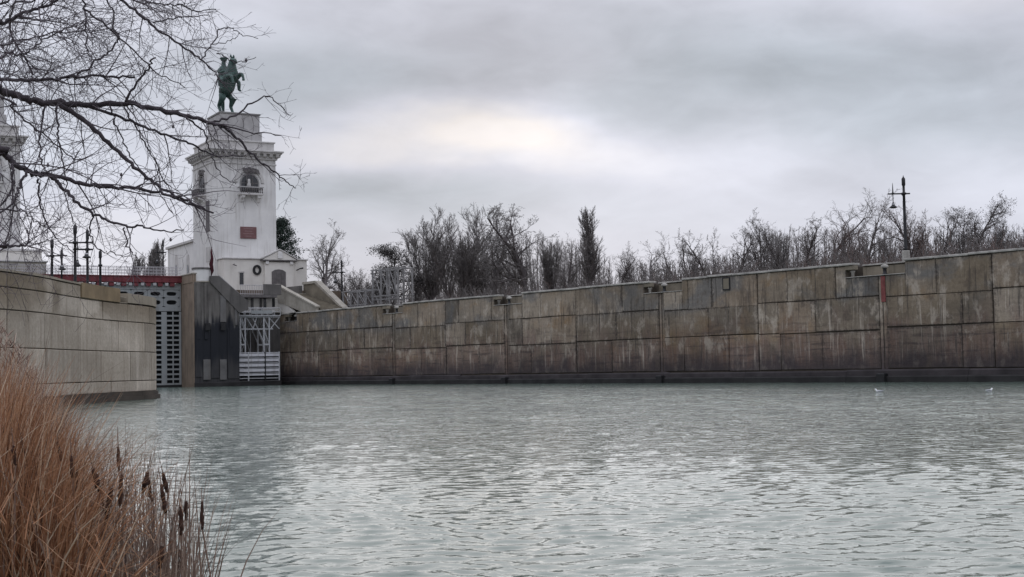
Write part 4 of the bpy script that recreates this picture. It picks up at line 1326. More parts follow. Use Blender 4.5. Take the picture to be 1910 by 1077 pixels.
# ---------------------------------------------------------------- lamp posts
def lamp_meshes():
    d = {}
    d['pole'] = MB().lathe([(.13, 0), (.15, .2), (.115, .3), (.10, 3.6), (.09, 4.6), (.17, 4.61), (.17, 4.77), (.09, 4.8), (.085, 5.3), (.13, 5.4), (.13, 5.9), (.04, 6.05), (.01, 6.2)], (0, 0, 0), 10).mesh('pole', M['black_iron'], True)
    b = MB().bar((.42, 0, 4.69), (-1.1, 0, 4.69), .06, 6); b.lathe([(.03, 0), (.09, .08), (.05, .16), (.02, .8), (.005, .95)], (-.75, 0, 4.66), 8); b.bar((-.2, 0, 4.69), (0, 0, 4.35), .02)
    d['arm'] = b.mesh('arm', M['black_iron'], True)
    d['hanger'] = MB().tube([(-.75, 0, 4.66), (-.75, 0, 4.0)], .03, 6).mesh('hanger', M['black_iron'])
    d['lantern'] = MB().lathe([(.05, 4.0), (.10, 3.88), (.12, 3.74), (.26, 3.62), (.28, 3.56), (.10, 3.5)], (-.75, 0, 0), 12).mesh('lantern', M['black_iron'], True)
    d['glass'] = MB().lathe([(.11, 3.74), (.11, 3.88)], (-.75, 0, 0), 10).mesh('glass', M['lamp_glass'], True)
    return d


LM = lamp_meshes()


def lamp(loc, rz, h, label, pedestal=True, arm=True):
    o = empty('lamp_post', loc, rz); tag(o, label, 'lamp post', 'black lamp posts around the lock')
    k = h / 6.2
    for n in ('pole', 'arm', 'hanger', 'lantern'):
        if not arm and n != 'pole': continue
        c = part(LM[n], n, o, (0, 0, .9 if pedestal else 0), scale=(1.15, 1.15, k))
        if n == 'lantern': part(LM['glass'], 'glass', c)
    if pedestal:
        MB().box(-.24, .24, -.24, .24, 0, .95, .04).build('pedestal', M['coping'], o)
    return o


s_, _ = R.hit(1690, 480, 1.15)
lamp(R.w(s_, 1.15, 9.33), 0.0, 6.0, 'tall black lamp post with hanging lantern on the wall at right')
p = R.hit(638, 560, 6.2)
lamp(R.w(p[0], 6.2, 9.2), 0.0, 7.6, 'black lamp post beside the stairs and the white lattice frames', False)
def lamp_at(px, top, y, base, rz, label, arm=True):
    q = PY(px, top, y)
    lamp((q.x, q.y, base), rz, q.z - base, label, False, arm)
lamp_at(140, 415, 104, 6.9, math.pi, 'tallest leaning lamp post above the curved left wall, under branches')
lamp_at(97, 443, 116, 6.9, math.pi, 'black lamp post right of the leftmost tower, behind the curved wall')
lamp_at(187, 464, 126, 6.9, math.pi, 'short lamp post at the left end of the red footbridge', False)
lamp_at(115, 462, 150, 6.9, math.pi, 'pale distant lamp post just right of the leftmost tower annex', False)
lamp_at(163, 424, 128, 6.9, 0.3, 'thin lamp post between the tallest leaning post and the short post')
q = PY(304, 445, 205); lamp((q.x, q.y, HEAD), 0.0, q.z - HEAD, 'lamp post behind the red footbridge left of the arcaded wing', False)

# terrace railing over the curved left wall
rl = empty('terrace_railing', (0, 0, 6.9)); tag(rl, 'pale thin railing above the curved left wall before the footbridge', 'railing')
pts = [PY(px, 520, y) for px, y in ((66, 112), (100, 118), (140, 126), (180, 136), (215, 146))]
for dz in (.9, 1.35, 1.8):
    MB().tube([(p_.x, p_.y, dz) for p_ in pts], .03, 4).build('rail', M['rail_grey'], rl)
bm = MB().bar((0, 0, 0), (0, 0, 1.85), .03).mesh('post', M['rail_grey'])
for i in range(len(pts) - 1):
    for k in range(10):
        q = pts[i].lerp(pts[i + 1], k / 10)
        part(bm, 'post', rl, (q.x, q.y, 0))


# ---------------------------------------------------------------- bare trees of the right bank
class TreeGen:
    def __init__(s, seed):
        s.r = random.Random(seed); s.limb = MB(); s.twig = MB(); s.tuft = MB()

    def branch(s, p, d, L, r, lvl, cfg):
        rr = s.r; n = cfg['seg'][lvl]
        pts = [p.copy()]; rad = [r]; q = p.copy(); dd = d.copy()
        for i in range(n):
            dd = (dd + Vector((rr.gauss(0, 1), rr.gauss(0, 1), rr.gauss(0, 1))) * cfg['wob'][lvl] + Vector((0, 0, cfg['up'][lvl]))).normalized()
            q = q + dd * (L / n); pts.append(q.copy()); rad.append(max(r * (1 - (i + 1) / n * cfg['taper'][lvl]), cfg['rmin']))
        (s.limb if lvl <= 1 else s.twig).tube(pts, rad, 6 if lvl == 0 else (4 if lvl == 1 else 3), False)
        if lvl + 1 < cfg['lv']:
            for k in range(cfg['kids'][lvl]):
                t = cfg['from'][lvl] + (1 - cfg['from'][lvl]) * (k + rr.random()) / cfg['kids'][lvl]
                f = t * n; i = min(int(f), n - 1); bp = pts[i].lerp(pts[i + 1], f - i)
                ax = (pts[i + 1] - pts[i]).normalized()
                o = Vector((rr.gauss(0, 1), rr.gauss(0, 1), rr.gauss(0, .5))); o = (o - ax * o.dot(ax))
                if o.length < .01: continue
                o.normalize()
                a = math.radians(rr.uniform(*cfg['ang'][lvl]))
                nd = ax * math.cos(a) + o * math.sin(a)
                ll = L * rr.uniform(*cfg['len'][lvl]) * (1 - cfg['shape'][lvl] * t)
                s.branch(bp, nd, ll, max(rad[i] * cfg['rr'][lvl], cfg['rmin']), lvl + 1, cfg)
        elif cfg.get('tuft') and rr.random() < cfg['tuft']:
            s.clump(pts[-1], cfg.get('ts', .35), cfg.get('tn', 7))

    def clump(s, c, size, n):
        rr = s.r
        for _ in range(n):
            o = c + Vector((rr.gauss(0, 1), rr.gauss(0, 1), rr.gauss(0, .7))) * size
            u = Vector((rr.gauss(0, 1), rr.gauss(0, 1), rr.gauss(0, 1))).normalized(); v = u.orthogonal().normalized()
            l = size * rr.uniform(.35, .8); b = len(s.tuft.v)
            for a, c2 in ((-.5, 0), (0, .28), (.5, 0), (0, -.28)):
                w = o + u * a * l + v * c2 * l; s.tuft.v.append((w.x, w.y, w.z))
            s.tuft.f.append((b, b + 1, b + 2, b + 3))


BASE = dict(lv=5, seg=[8, 6, 4, 3, 2], wob=[.07, .14, .2, .25, .25], up=[.05, .10, .08, .05, .0], taper=[.8, .85, .85, .8, .6], rmin=.011,
            kids=[15, 8, 6, 5, 0], len=[(.40, .62), (.35, .6), (.35, .6), (.3, .6)], ang=[(28, 60), (25, 60), (25, 65), (25, 65)], shape=[.45, .3, .3, .2], rr=[.62, .6, .55, .6])
BASE['from'] = [.12, .12, .1, .1]


def cfg(**k):
    c = dict(BASE); c.update(k); return c


KINDS = {
    'spread': cfg(kids=[11, 7, 5, 4, 0]),
    'upright': cfg(kids=[13, 9, 6, 4, 0], ang=[(12, 32), (12, 32), (14, 36), (16, 40)], up=[.05, .18, .24, .2, .12], len=[(.45, .72), (.4, .62), (.35, .55), (.3, .6)], shape=[.4, .3, .2, .2]),
    'poplar': cfg(kids=[40, 8, 5, 3, 0], ang=[(8, 18), (8, 20), (10, 24), (12, 30)], up=[.08, .10, .14, .12, .05], wob=[.04, .07, .1, .12, .15], len=[(.30, .48), (.38, .6), (.4, .6), (.4, .7)], shape=[.62, .3, .2, .2]),
    'gnarled': cfg(kids=[11, 7, 5, 4, 0], wob=[.12, .3, .34, .3, .3], ang=[(25, 65), (30, 75), (30, 70), (30, 70)], len=[(.34, .55), (.32, .55), (.3, .5), (.3, .6)], tuft=.04, ts=.18, tn=4),
    'tufted': cfg(lv=4, kids=[16, 9, 6, 0], wob=[.08, .22, .3, .3], up=[.05, .12, .1, .05], ang=[(35, 70), (30, 70), (30, 70)], len=[(.34, .52), (.35, .6), (.35, .6)], tuft=.45, ts=.24, tn=6),
    'evergreen': cfg(lv=4, kids=[20, 9, 6, 0], wob=[.08, .2, .3, .3], up=[.05, .1, .1, .05], ang=[(35, 75), (30, 70), (30, 70)], len=[(.34, .5), (.35, .6), (.35, .6)], tuft=.9, ts=.30, tn=11),
    'sparse': cfg(kids=[8, 6, 5, 4, 0], wob=[.14, .24, .24, .25, .25], ang=[(20, 50), (22, 55), (25, 55), (25, 60)], len=[(.45, .75), (.4, .7), (.35, .6), (.3, .6)]),
    'young': cfg(lv=5, kids=[11, 7, 5, 3, 0], ang=[(18, 45), (18, 50), (20, 55), (20, 60)], up=[.06, .14, .12, .05, 0], len=[(.35, .55), (.35, .55), (.3, .55), (.3, .5)]),
}
TREE_CACHE = {}


def tree_mesh(kind, seed, bark='bark_grey', twig='twig'):
    key = (kind, seed, bark, twig)
    if key in TREE_CACHE: return TREE_CACHE[key]
    g = TreeGen(seed * 13 + 5); c = KINDS[kind]; H = 12.0
    stems = {'upright': 3, 'young': 4, 'gnarled': 2, 'tufted': 2, 'spread': 2}.get(kind, 1)
    for k in range(stems):
        a = g.r.uniform(0, 6.28); lean = .0 if stems == 1 else .16
        g.branch(Vector((math.cos(a) * .3 * (k > 0), math.sin(a) * .3 * (k > 0), -.3)), Vector((math.cos(a) * lean + g.r.gauss(0, .03), math.sin(a) * lean, 1)).normalized(), H * (.86 if k == 0 else g.r.uniform(.6, .8)), .27 if k == 0 else .18, 0, c)
    zmax = max(v[2] for v in g.twig.v)
    ms = [('trunk', g.limb.mesh('trunk', M[bark], True)), ('crown', g.twig.mesh('crown', M[twig]))]
    if g.tuft.v: ms.append(('leaves', g.tuft.mesh('leaves', M['tuft'])))
    TREE_CACHE[key] = (ms, zmax)
    return TREE_CACHE[key]


def plant(kind, seed, loc, h, rz, label, width=1.0, bark='bark_grey', twig='twig', group='bare trees on the right bank', name='bare_tree'):
    ms, zmax = tree_mesh(kind, seed, bark, twig)
    o = empty(name, loc, rz); tag(o, label, 'tree', group)
    k = h / zmax; o.scale = (k * width * 1.15, k * width * 1.15, k)
    for n, me in ms: part(me, n, o)
    return o


TREES = [  # px, top py, metres behind the wall, kind, seed, width, label
    (655, 492, 26, 'young', 1, 1.1, 'low hazy bare tree just right of the lamp post by the stairs'),
    (690, 500, 34, 'young', 2, 1.1, 'low bare tree behind the taller white lattice frame'),
    (733, 457, 18, 'evergreen', 1, 1.15, 'dark tree with withered leaf clumps above the taller lattice frame'),
    (770, 500, 20, 'young', 3, 1.0, 'short twiggy tree right of the withered leaf tree'),
    (800, 395, 22, 'upright', 1, 1.1, 'upright bare tree left of the tallest forked tree'),
    (852, 374, 20, 'upright', 2, 1.15, 'tallest upright forked bare tree left of centre'),
    (884, 430, 24, 'upright', 3, 1.2, 'dense upright bare tree just right of the tallest forked tree'),
    (920, 405, 20, 'tufted', 2, .7, 'narrow bare tree with sparse leaf clumps, left of the gnarled tree'),
    (950, 470, 26, 'young', 1, 1.0, 'small twiggy tree at the foot of the gnarled dark tree'),
    (990, 380, 16, 'gnarled', 1, 1.15, 'dark gnarled tree with a thick trunk left of the poplar'),
    (1028, 425, 20, 'upright', 1, .8, 'bare tree between the gnarled tree and the poplar'),
    (1060, 450, 18, 'spread', 1, .8, 'low spreading bare tree touching the poplar on its left'),
    (1101, 378, 20, 'poplar', 1, 1.25, 'tall narrow columnar poplar right of centre'),
    (1152, 452, 24, 'sparse', 1, .9, 'thin crooked bare tree right of the poplar'),
    (1178, 470, 30, 'young', 2, 1.0, 'small bare tree second right of the poplar'),
    (1212, 440, 20, 'sparse', 2, .9, 'bare tree with a forked Y top above the wall'),
    (1262, 430, 24, 'sparse', 3, .8, 'thin bare tree right of the forked Y tree'),
    (1292, 440, 28, 'young', 3, 1.0, 'low twiggy tree above the square wall pocket, on its left'),
    (1328, 424, 22, 'gnarled', 2, .9, 'stocky gnarled tree above the square wall pocket'),
    (1376, 420, 20, 'gnarled', 1, .9, 'gnarled bare tree right of the square wall pocket'),
    (1424, 388, 24, 'spread', 2, .8, 'spreading bare tree at the left end of the dense grove'),
    (1458, 400, 20, 'tufted', 1, .8, 'bare tree with leaf clumps second in the dense grove'),
    (1498, 402, 22, 'gnarled', 2, .95, 'dark gnarled tree in the middle of the dense grove'),
    (1546, 352, 24, 'sparse', 1, .95, 'tall open bare tree rising above the dense grove'),
    (1588, 412, 18, 'young', 1, 1.1, 'reddish twiggy tree left of the pale antler tree'),
    (1625, 352, 17, 'sparse', 3, .9, 'pale antler shaped bare tree left of the wall lamp post'),
    (1662, 420, 20, 'spread', 1, .8, 'low bare tree between the pale tree and the lamp post'),
    (1716, 372, 20, 'young', 2, 1.0, 'reddish brown twiggy tree just right of the wall lamp post'),
    (1756, 388, 18, 'gnarled', 1, .9, 'bare tree with a drooping rounded crown right of the lamp post'),
    (1812, 366, 17, 'tufted', 2, 1.0, 'leafy topped tree with many clumps near the right edge'),
    (1862, 395, 16, 'tufted', 1, .6, 'small clumped tree second from the right edge'),
    (1906, 418, 16, 'gnarled', 2, .8, 'bare tree cut by the right picture edge'),
]
rt_ = random.Random(3)
for px, py, yl, kind, seed, wd, lb in TREES:
    s_, _ = R.hit(px, 560, yl); _, zt = R.hit(px, py, yl)
    red = 'reddish' in lb; pale = 'pale' in lb
    plant(kind, seed, R.w(s_, yl, 9.15), zt - 9.15, rt_.uniform(0, 6.28), lb, wd, 'bark_pale' if pale else 'bark_grey', 'twig_red' if red else 'twig')
q = PY(600, 405, 212); plant('spread', 2, (q.x, q.y, 12.0), q.z - 12.0, 1.1, 'single pale bare tree standing just right of the white house', .95, 'bark_pale', 'twig')
for px, py, y, lb, kd, sd in ((236, 470, 262, 'leftmost of the narrow bare trees behind the red footbridge', 'poplar', 1), (262, 455, 255, 'middle narrow bare tree behind the red footbridge', 'poplar', 1), (288, 440, 250, 'tallest narrow bare tree behind the red footbridge, beside the wing', 'poplar', 1), (275, 485, 240, 'low twiggy tree behind the red footbridge', 'young', 1)):
    q = PY(px, py, y); plant(kd, sd, (q.x, q.y, 7.0), q.z - 7.0, px * 1.0, lb, 1.0, group='bare trees behind the footbridge')
    # these stand on the far bank, level with the left ground


def build_pine():
    g = TreeGen(77); rr = g.r
    base = PY(524, 520, 214); top = PY(520, 410, 214); H = top.z - 12.0
    o = empty('pine_tree', (base.x, base.y, 12.0)); tag(o, 'dark green pine showing behind the right side of the horseman tower', 'tree')
    g.limb.tube([(0, 0, -.3), (.1, 0, H * .5), (0, .1, H * .95)], [.25, .18, .05], 7)
    for i in range(46):
        z = H * (.25 + .74 * i / 46); a = i * 2.4; L = (1 - (z / H) ** 2.2) * 3.4 + .5
        tip = Vector((math.cos(a) * L, math.sin(a) * L, z + L * .18))
        g.limb.tube([(0, 0, z - .2), tip * .5 + Vector((0, 0, z * .5 - .1)), tip], [.07, .05, .02], 4, False)
        for k in range(5):
            f = .35 + .65 * k / 4
            g.clump(Vector((tip.x * f, tip.y * f, z + L * .18 * f)) + Vector((rr.gauss(0, .2), rr.gauss(0, .2), .1)), .40, 60)
    g.limb.build('trunk', M['bark_grey'], o, True)
    g.tuft.build('crown', M['pine'], o)


build_pine()


def build_thicket():
    """undergrowth behind the wall: one uncountable mass of twigs"""
    rr = random.Random(9); b = MB(); b2 = MB()
    for i in range(5200):
        px = rr.uniform(620, 2000); yl = rr.uniform(6, 46)
        s = R.hit(px, 560, yl)[0]
        p = R.w(s, yl, 9.1)
        dens = .55 + .45 * math.sin(px * .021 + 1.3 * math.sin(px * .008))
        h = rr.uniform(.5, 1.7) + dens * rr.uniform(.2, 2.2)
        if px < 790: h *= .7
        d = Vector((rr.gauss(0, .28), rr.gauss(0, .28), 1)).normalized()
        m = p + d * h * .5 + Vector((rr.gauss(0, .15), rr.gauss(0, .15), 0)); t = p + d * h
        tgt = b2 if rr.random() < .12 + .25 * (px > 1500) else b
        tgt.tube([p, m, t], [.035, .026, .012], 3, False)
        for k in range(5):
            q = p.lerp(t, rr.uniform(.3, .95)); dd = (d + Vector((rr.gauss(0, .7), rr.gauss(0, .7), rr.gauss(.2, .4)))).normalized()
            tgt.tube([q, q + dd * rr.uniform(.3, 1.0)], [.02, .01], 3, False)
    o = b.build('thicket', M['twig']); o['kind'] = 'stuff'; o['label'] = 'grey bare undergrowth behind the long wall'
    o = b2.build('thicket', M['twig_red']); o['kind'] = 'stuff'; o['label'] = 'reddish bare undergrowth behind the long wall'


build_thicket()


def build_far_wood():
    rr = random.Random(19); b = MB()
    ex = [600, 640, 770, 792, 880, 950, 965, 1020, 1118, 1132, 1260, 1400, 1430, 1600, 2100]
    ey = [520, 515, 520, 440, 425, 450, 430, 440, 440, 492, 478, 468, 425, 420, 410]
    for i in range(1500):
        px = rr.uniform(600, 2050); yl = rr.uniform(30, 95)
        if px > 1125 and rr.random() < .22 + .25 * math.sin(px * .05): continue
        s = R.hit(px, 560, yl)[0]; p = R.w(s, yl, 9.0)
        zt = R.hit(px, float(np.interp(px, ex, ey)), yl)[1]
        h = max(1.5, (zt - 9.0) * (1 - abs(rr.gauss(0, .22))))
        t = p + Vector((rr.gauss(0, .06), rr.gauss(0, .06), 1)) * h
        md = p.lerp(t, .5) + Vector((rr.gauss(0, .3), rr.gauss(0, .3), 0))
        b.tube([p, md, t], [.11, .07, .012], 3, False)
        for k in range(13):
            f = rr.uniform(.12, .97); q = p.lerp(md, f * 2) if f < .5 else md.lerp(t, f * 2 - 1); L = (1.1 - f * .8) * rr.uniform(.12, .3) * h
            e = q + Vector((rr.gauss(0, .5), rr.gauss(0, .5), rr.uniform(.5, 1.1))) * L
            m2 = q.lerp(e, .5) + Vector((rr.gauss(0, .1), rr.gauss(0, .1), -.05)) * L
            b.tube([q, m2, e], [.035, .024, .010], 3, False)
            for j in range(5):
                q2 = q.lerp(e, rr.uniform(.2, .95)); b.tube([q2, q2 + Vector((rr.gauss(0, .45), rr.gauss(0, .45), rr.uniform(.2, .9))) * L * .5], [.016, .008], 3, False)
    o = b.build('far_wood', M['twig']); o['kind'] = 'stuff'; o['label'] = 'distant bare wood reading as one mass behind the trees'


build_far_wood()

# ---------------------------------------------------------------- gulls
def gull(px, py, rz, label):
    p = PZ(px, py, .0)
    o = empty('seagull', p, rz); o.scale = (.8, .8, .8); tag(o, label, 'bird', 'gulls floating by the far wall')
    b = MB(); prof = [(-.27, .015, .10), (-.2, .05, .09), (-.08, .10, .07), (.05, .105, .07), (.14, .08, .09), (.18, .055, .15), (.2, .05, .2), (.25, .055, .225), (.29, .03, .215)]
    b.tube([(x, 0, z) for x, r, z in prof], [r for x, r, z in prof], 10); b.build('body', M['gull'], o, True)
    for sg in (-1, 1):
        MB().tube([(.1, .085 * sg, .11), (-.08, .1 * sg, .125), (-.33, .03 * sg, .13)], [.045, .05, .008], 6).build('wing', M['gull_grey'], o, True)
    MB().tube([(.29, 0, .21), (.35, 0, .2)], [.015, .004], 6).build('beak', M['beak'], o)


gull(1640, 733, 2.8, 'white gull on the water below the red stripe, left of two')
gull(1845, 732, .4, 'white gull on the water near the right edge, right of two')


# ---------------------------------------------------------------- overhanging bare tree
def build_foreground_tree():
    rr = random.Random(12)
    root = empty('overhanging_tree', (-7.2, 9.6, .9)); tag(root, 'bare dark tree reaching its branches in from the upper left', 'tree')
    O = Vector(root.location)
    trunk = MB().tube([Vector((0, 0, -.6)), Vector((.1, .1, 1.2)), Vector((-.05, .3, 3.0)), Vector((.2, .2, 5.0)), Vector((.6, .4, 7.2)), Vector((1.0, .3, 9.2))], [.30, .22, .19, .15, .10, .04], 10)
    trunk.build('trunk', M['bark'], root, True)
    tw = MB()
    PXM = 10.0 / F

    def smooth(pts, n=6):
        out = []; P = [pts[0] * 2 - pts[1]] + pts + [pts[-1] * 2 - pts[-2]]
        for i in range(1, len(P) - 2):
            for k in range(n):
                t = k / n
                out.append(.5 * ((2 * P[i]) + (P[i + 1] - P[i - 1]) * t + (2 * P[i - 1] - 5 * P[i] + 4 * P[i + 1] - P[i + 2]) * t * t + (3 * P[i] - P[i - 1] - 3 * P[i + 1] + P[i + 2]) * t ** 3))
        out.append(P[-2]); return out

    def twig(p, d, L, r, lvl):
        n = 5 if lvl < 2 else 4
        pts = [p]; q = p; dd = d
        bend = Vector((rr.gauss(0, .05), rr.gauss(0, .05), rr.gauss(.0, .06)))
        for i in range(n):
            dd = (dd + bend + Vector((rr.gauss(0, .13), rr.gauss(0, .13), rr.gauss(0, .13)))).normalized()
            q = q + dd * (L / n); pts.append(q)
        rad = [max(r * (1 - .75 * i / n), .0011) for i in range(n + 1)]
        tw.tube(pts, rad, 4 if lvl == 0 else 3, False)
        if lvl < 2:
            for k in range(rr.randint(2, 5) if lvl == 0 else rr.randint(0, 3)):
                f = rr.uniform(.2, .98) * n; i = min(int(f), n - 1); bp = pts[i].lerp(pts[i + 1], f - i)
                ax = (pts[i + 1] - pts[i]).normalized()
                o = Vector((rr.gauss(0, 1), rr.gauss(0, .8), rr.gauss(0, 1))); o = o - ax * o.dot(ax); o.normalize()
                a = math.radians(rr.uniform(25, 65))
                twig(bp, ax * math.cos(a) + o * math.sin(a), L * rr.uniform(.35, .7), r * .62, lvl + 1)
        if rr.random() < .0015:
            tw.lathe([(.004, 0), (.012, .01), (.004, .03)], tuple(pts[-1]), 5)

    def limb(pix, w0, w1, y0, y1, dens, frm=None, lmax=.9):
        n = len(pix); pts = []
        for i, (px, py) in enumerate(pix):
            pts.append(PY(px, py, y0 + (y1 - y0) * i / (n - 1)) - O)
        if frm is not None:
            sl_ = (pts[0] - pts[1]); sl_ = sl_ / max(abs(sl_.x), .05); dx = pts[0].x - .12
            z = pts[0].z + max(-.9, min(.9, sl_.z * dx * .35))
            pts = [Vector((.12, .25, z)), pts[0].lerp(Vector((.12, .25, z)), .5) + Vector((0, 0, sl_.z * dx * .08))] + pts
        pts = smooth(pts)
        m = len(pts)
        r0 = w0 * PXM / 2; r1 = w1 * PXM / 2
        rad = [(r0 + (r1 - r0) * (i / (m - 1))) * (1 + .10 * math.sin(i * 2.1 + w0)) for i in range(m)]
        pts = [p + Vector((rr.gauss(0, .006), rr.gauss(0, .01), rr.gauss(0, .006))) for p in pts]
        MB().tube(pts, rad, 7).build('limb', M['bark'], root, True)
        total = sum((pts[i + 1] - pts[i]).length for i in range(m - 1))
        for k in range(int(total * dens)):
            f = rr.uniform(.12, 1) * (m - 1); i = min(int(f), m - 2); bp = pts[i].lerp(pts[i + 1], f - i)
            ax = (pts[i + 1] - pts[i]).normalized()
            o = Vector((rr.gauss(0, 1), rr.gauss(0, .7), rr.gauss(.05, 1))); o = o - ax * o.dot(ax); o.normalize()
            a = math.radians(rr.uniform(28, 72))
            q_ = bp + O; pq = q_.x / q_.y * F + CX; lm = lmax * max(.3, min(1.0, 1.25 - pq / 480.0))
            twig(bp, ax * math.cos(a) + o * math.sin(a), rr.uniform(.2, max(lm, .25)), min(rad[i] * .55, rr.uniform(.0032, .0062)), 0)

    A = lambda z, dx=.15, dy=.25: [(dx, dy, z)]
    D = 5.6
    limb([(-60, 142), (0, 168), (40, 182), (90, 192), (160, 196), (230, 193), (300, 206), (345, 216), (390, 229), (420, 238)], 18, 6, 9.9, 10.4, D, A(2.3))
    limb([(420, 238), (445, 262), (472, 292), (506, 314), (530, 336), (552, 352)], 6, 1.6, 10.4, 10.7, 5, None, .4)
    limb([(385, 228), (430, 219), (478, 188), (506, 184), (540, 216)], 5, 1.4, 10.4, 10.8, 5, None, .45)
    limb([(400, 232), (462, 245), (525, 254)], 4, 1.5, 10.4, 10.2, 2, None, .4)
    limb([(345, 216), (380, 246), (392, 282), (410, 320), (440, 345)], 4, 1.4, 10.3, 10.5, 6, None, .45)
    limb([(110, 196), (160, 228), (210, 275), (260, 320), (300, 350), (340, 375), (400, 398)], 10, 3.5, 10.0, 10.2, D)
    limb([(160, 196), (225, 220), (290, 245), (345, 265), (380, 282), (402, 290), (455, 291)], 6, 2.5, 10.1, 10.9, D)
    limb([(-30, 268), (0, 283), (25, 303), (50, 318), (72, 327), (95, 327), (150, 342), (200, 348), (260, 352), (300, 360), (340, 372), (380, 388)], 13, 4, 9.4, 10.0, D, A(1.9))
    limb([(95, 328), (125, 358), (160, 390), (190, 407), (235, 423), (265, 423), (300, 432), (345, 430)], 7, 2, 9.55, 9.7, 5, None, .6)
    limb([(-25, 150), (60, 150), (110, 147), (140, 143), (190, 142), (250, 144)], 8, 4, 9.7, 10.1, D, A(2.5))
    limb([(-40, 50), (0, 42), (40, 27), (70, 15), (100, 5), (130, -14)], 9, 4, 9.3, 9.5, D + 2, A(2.9))
    limb([(-30, 115), (10, 100), (45, 100), (80, 75), (130, 50), (160, 42)], 5, 2.5, 10.6, 10.9, D + 2, A(2.8))
    limb([(90, -160), (150, -60), (225, 0), (262, 28), (300, 60), (340, 85), (375, 112), (400, 135), (414, 154)], 7, 2.6, 10.2, 10.6, D, A(4.6, .25))
    limb([(140, 143), (180, 115), (210, 88), (222, 70), (212, 52), (212, 25), (196, -5)], 4, 3, 10.0, 10.1, D)
    limb([(233, 192), (255, 155), (275, 130), (288, 108)], 5, 3, 10.1, 9.9, 3, None, .35)
    limb([(110, -180), (150, -80), (156, 0), (160, 40), (163, 90), (172, 112)], 6, 2, 9.6, 9.8, D, A(4.7, .25))
    limb([(157, 15), (200, 50), (260, 105), (300, 140), (350, 165)], 4, 1.5, 9.65, 10.0, D)
    limb([(85, 195), (75, 240), (73, 280), (80, 310), (95, 328), (120, 345)], 4, 1.8, 9.9, 9.7, 4, None, .5)
    limb([(107, 196), (107, 240), (112, 275), (120, 320), (124, 370), (138, 415)], 4, 1.6, 9.9, 9.8, 5, None, .5)
    limb([(72, 330), (72, 360), (80, 400), (95, 430), (115, 455), (140, 475)], 4, 1.5, 9.5, 9.6, 5, None, .5)
    limb([(23, 306), (22, 345), (12, 370), (-15, 395)], 5, 3, 9.45, 9.3, 6, None, .6)
    limb([(48, 320), (38, 350), (28, 372), (-15, 412)], 5, 3, 9.45, 9.2, 6, None, .6)
    limb([(-10, 180), (20, 200), (60, 235), (100, 265), (130, 290), (158, 300)], 5, 2, 10.5, 10.7, D, A(2.2))
    limb([(205, 196), (215, 230), (235, 275), (255, 310), (290, 352), (322, 400)], 3.5, 1.5, 10.1, 10.3, D)
    limb([(230, 200), (255, 240), (282, 290), (305, 335), (330, 372)], 3.5, 1.5, 10.2, 10.6, D)
    limb([(130, -130), (200, -30), (260, 3), (300, 8), (340, 10), (362, 20), (402, 18)], 5, 2, 10.8, 11.2, D + 3, A(4.8, .3), .6)
    limb([(285, 42), (340, 32), (375, 30), (405, 20)], 3, 1.4, 10.4, 10.6, D, None, .5)
    limb([(375, 112), (395, 85), (410, 56), (430, 53), (455, 66), (482, 71)], 3, 1.3, 10.5, 10.8, 5, None, .35)
    limb([(395, 83), (430, 77), (450, 62)], 2, 1.2, 10.55, 10.6, 4, None, .3)
    limb([(405, 100), (430, 112), (455, 116), (478, 108)], 2.5, 1.2, 10.6, 10.7, 3, None, .3)
    limb([(-30, 462), (0, 460), (30, 459), (58, 455)], 6, 3, 9.0, 9.1, 6, A(1.2), .5)
    limb([(230, 422), (238, 450), (246, 472), (260, 488)], 3, 1.5, 9.65, 9.6, 5, None, .4)
    limb([(175, 400), (168, 430), (175, 455), (190, 468), (215, 475), (246, 480)], 3, 1.4, 9.6, 9.7, 5, None, .4)
    limb([(-20, 390), (40, 395), (70, 415), (100, 425)], 4, 1.5, 9.3, 9.4, 6, A(1.6), .5)
    limb([(-30, 20), (20, -10), (60, -40)], 6, 4, 10.8, 11, D + 3, A(3.1))
    limb([(-30, 92), (30, 78), (100, 62), (145, 60), (215, 55)], 4.5, 2, 10.4, 10.9, D + 2, A(2.9))
    limb([(40, -60), (25, 10), (20, 60), (45, 103), (60, 140)], 4.5, 3, 10.9, 10.7, D + 2, A(4.2))
    tw.build('twigs', M['bark_twig'], root)['kind'] = 'stuff'


build_foreground_tree()


# ---------------------------------------------------------------- near bank and its reeds
def build_bank():
    b = MB(); n = 24
    pts = []
    for i in range(n + 1):
        y = -3 + 27 * i / n
        edge = (-1.3 - .22 * max(y - 3, 0)) if y < 16 else (-4.2 - .35 * (y - 16) ** 1.25)
        for j, (dx, z) in enumerate(((0.35, -.9), (0, -.12), (-.7, .15), (-2.2, .45), (-6, .85), (-40, 1.4))):
            b.v.append((edge + dx + .12 * math.sin(i * 1.7 + j), y, z + .05 * math.sin(i * 2.3 + j * 1.9)))
    for i in range(n):
        for j in range(5):
            a = i * 6 + j; b.f.append((a, a + 1, a + 7, a + 6))
    o = b.build('near_bank', M['earth'], None, True); o['kind'] = 'structure'


build_bank()

ENV = [(-80, 600), (0, 640), (30, 690), (60, 735), (100, 775), (135, 815), (170, 822), (220, 815), (260, 832), (300, 862), (340, 892), (375, 922), (392, 968)]


def env(px):
    return float(np.interp(px, [a for a, b in ENV], [b for a, b in ENV]))


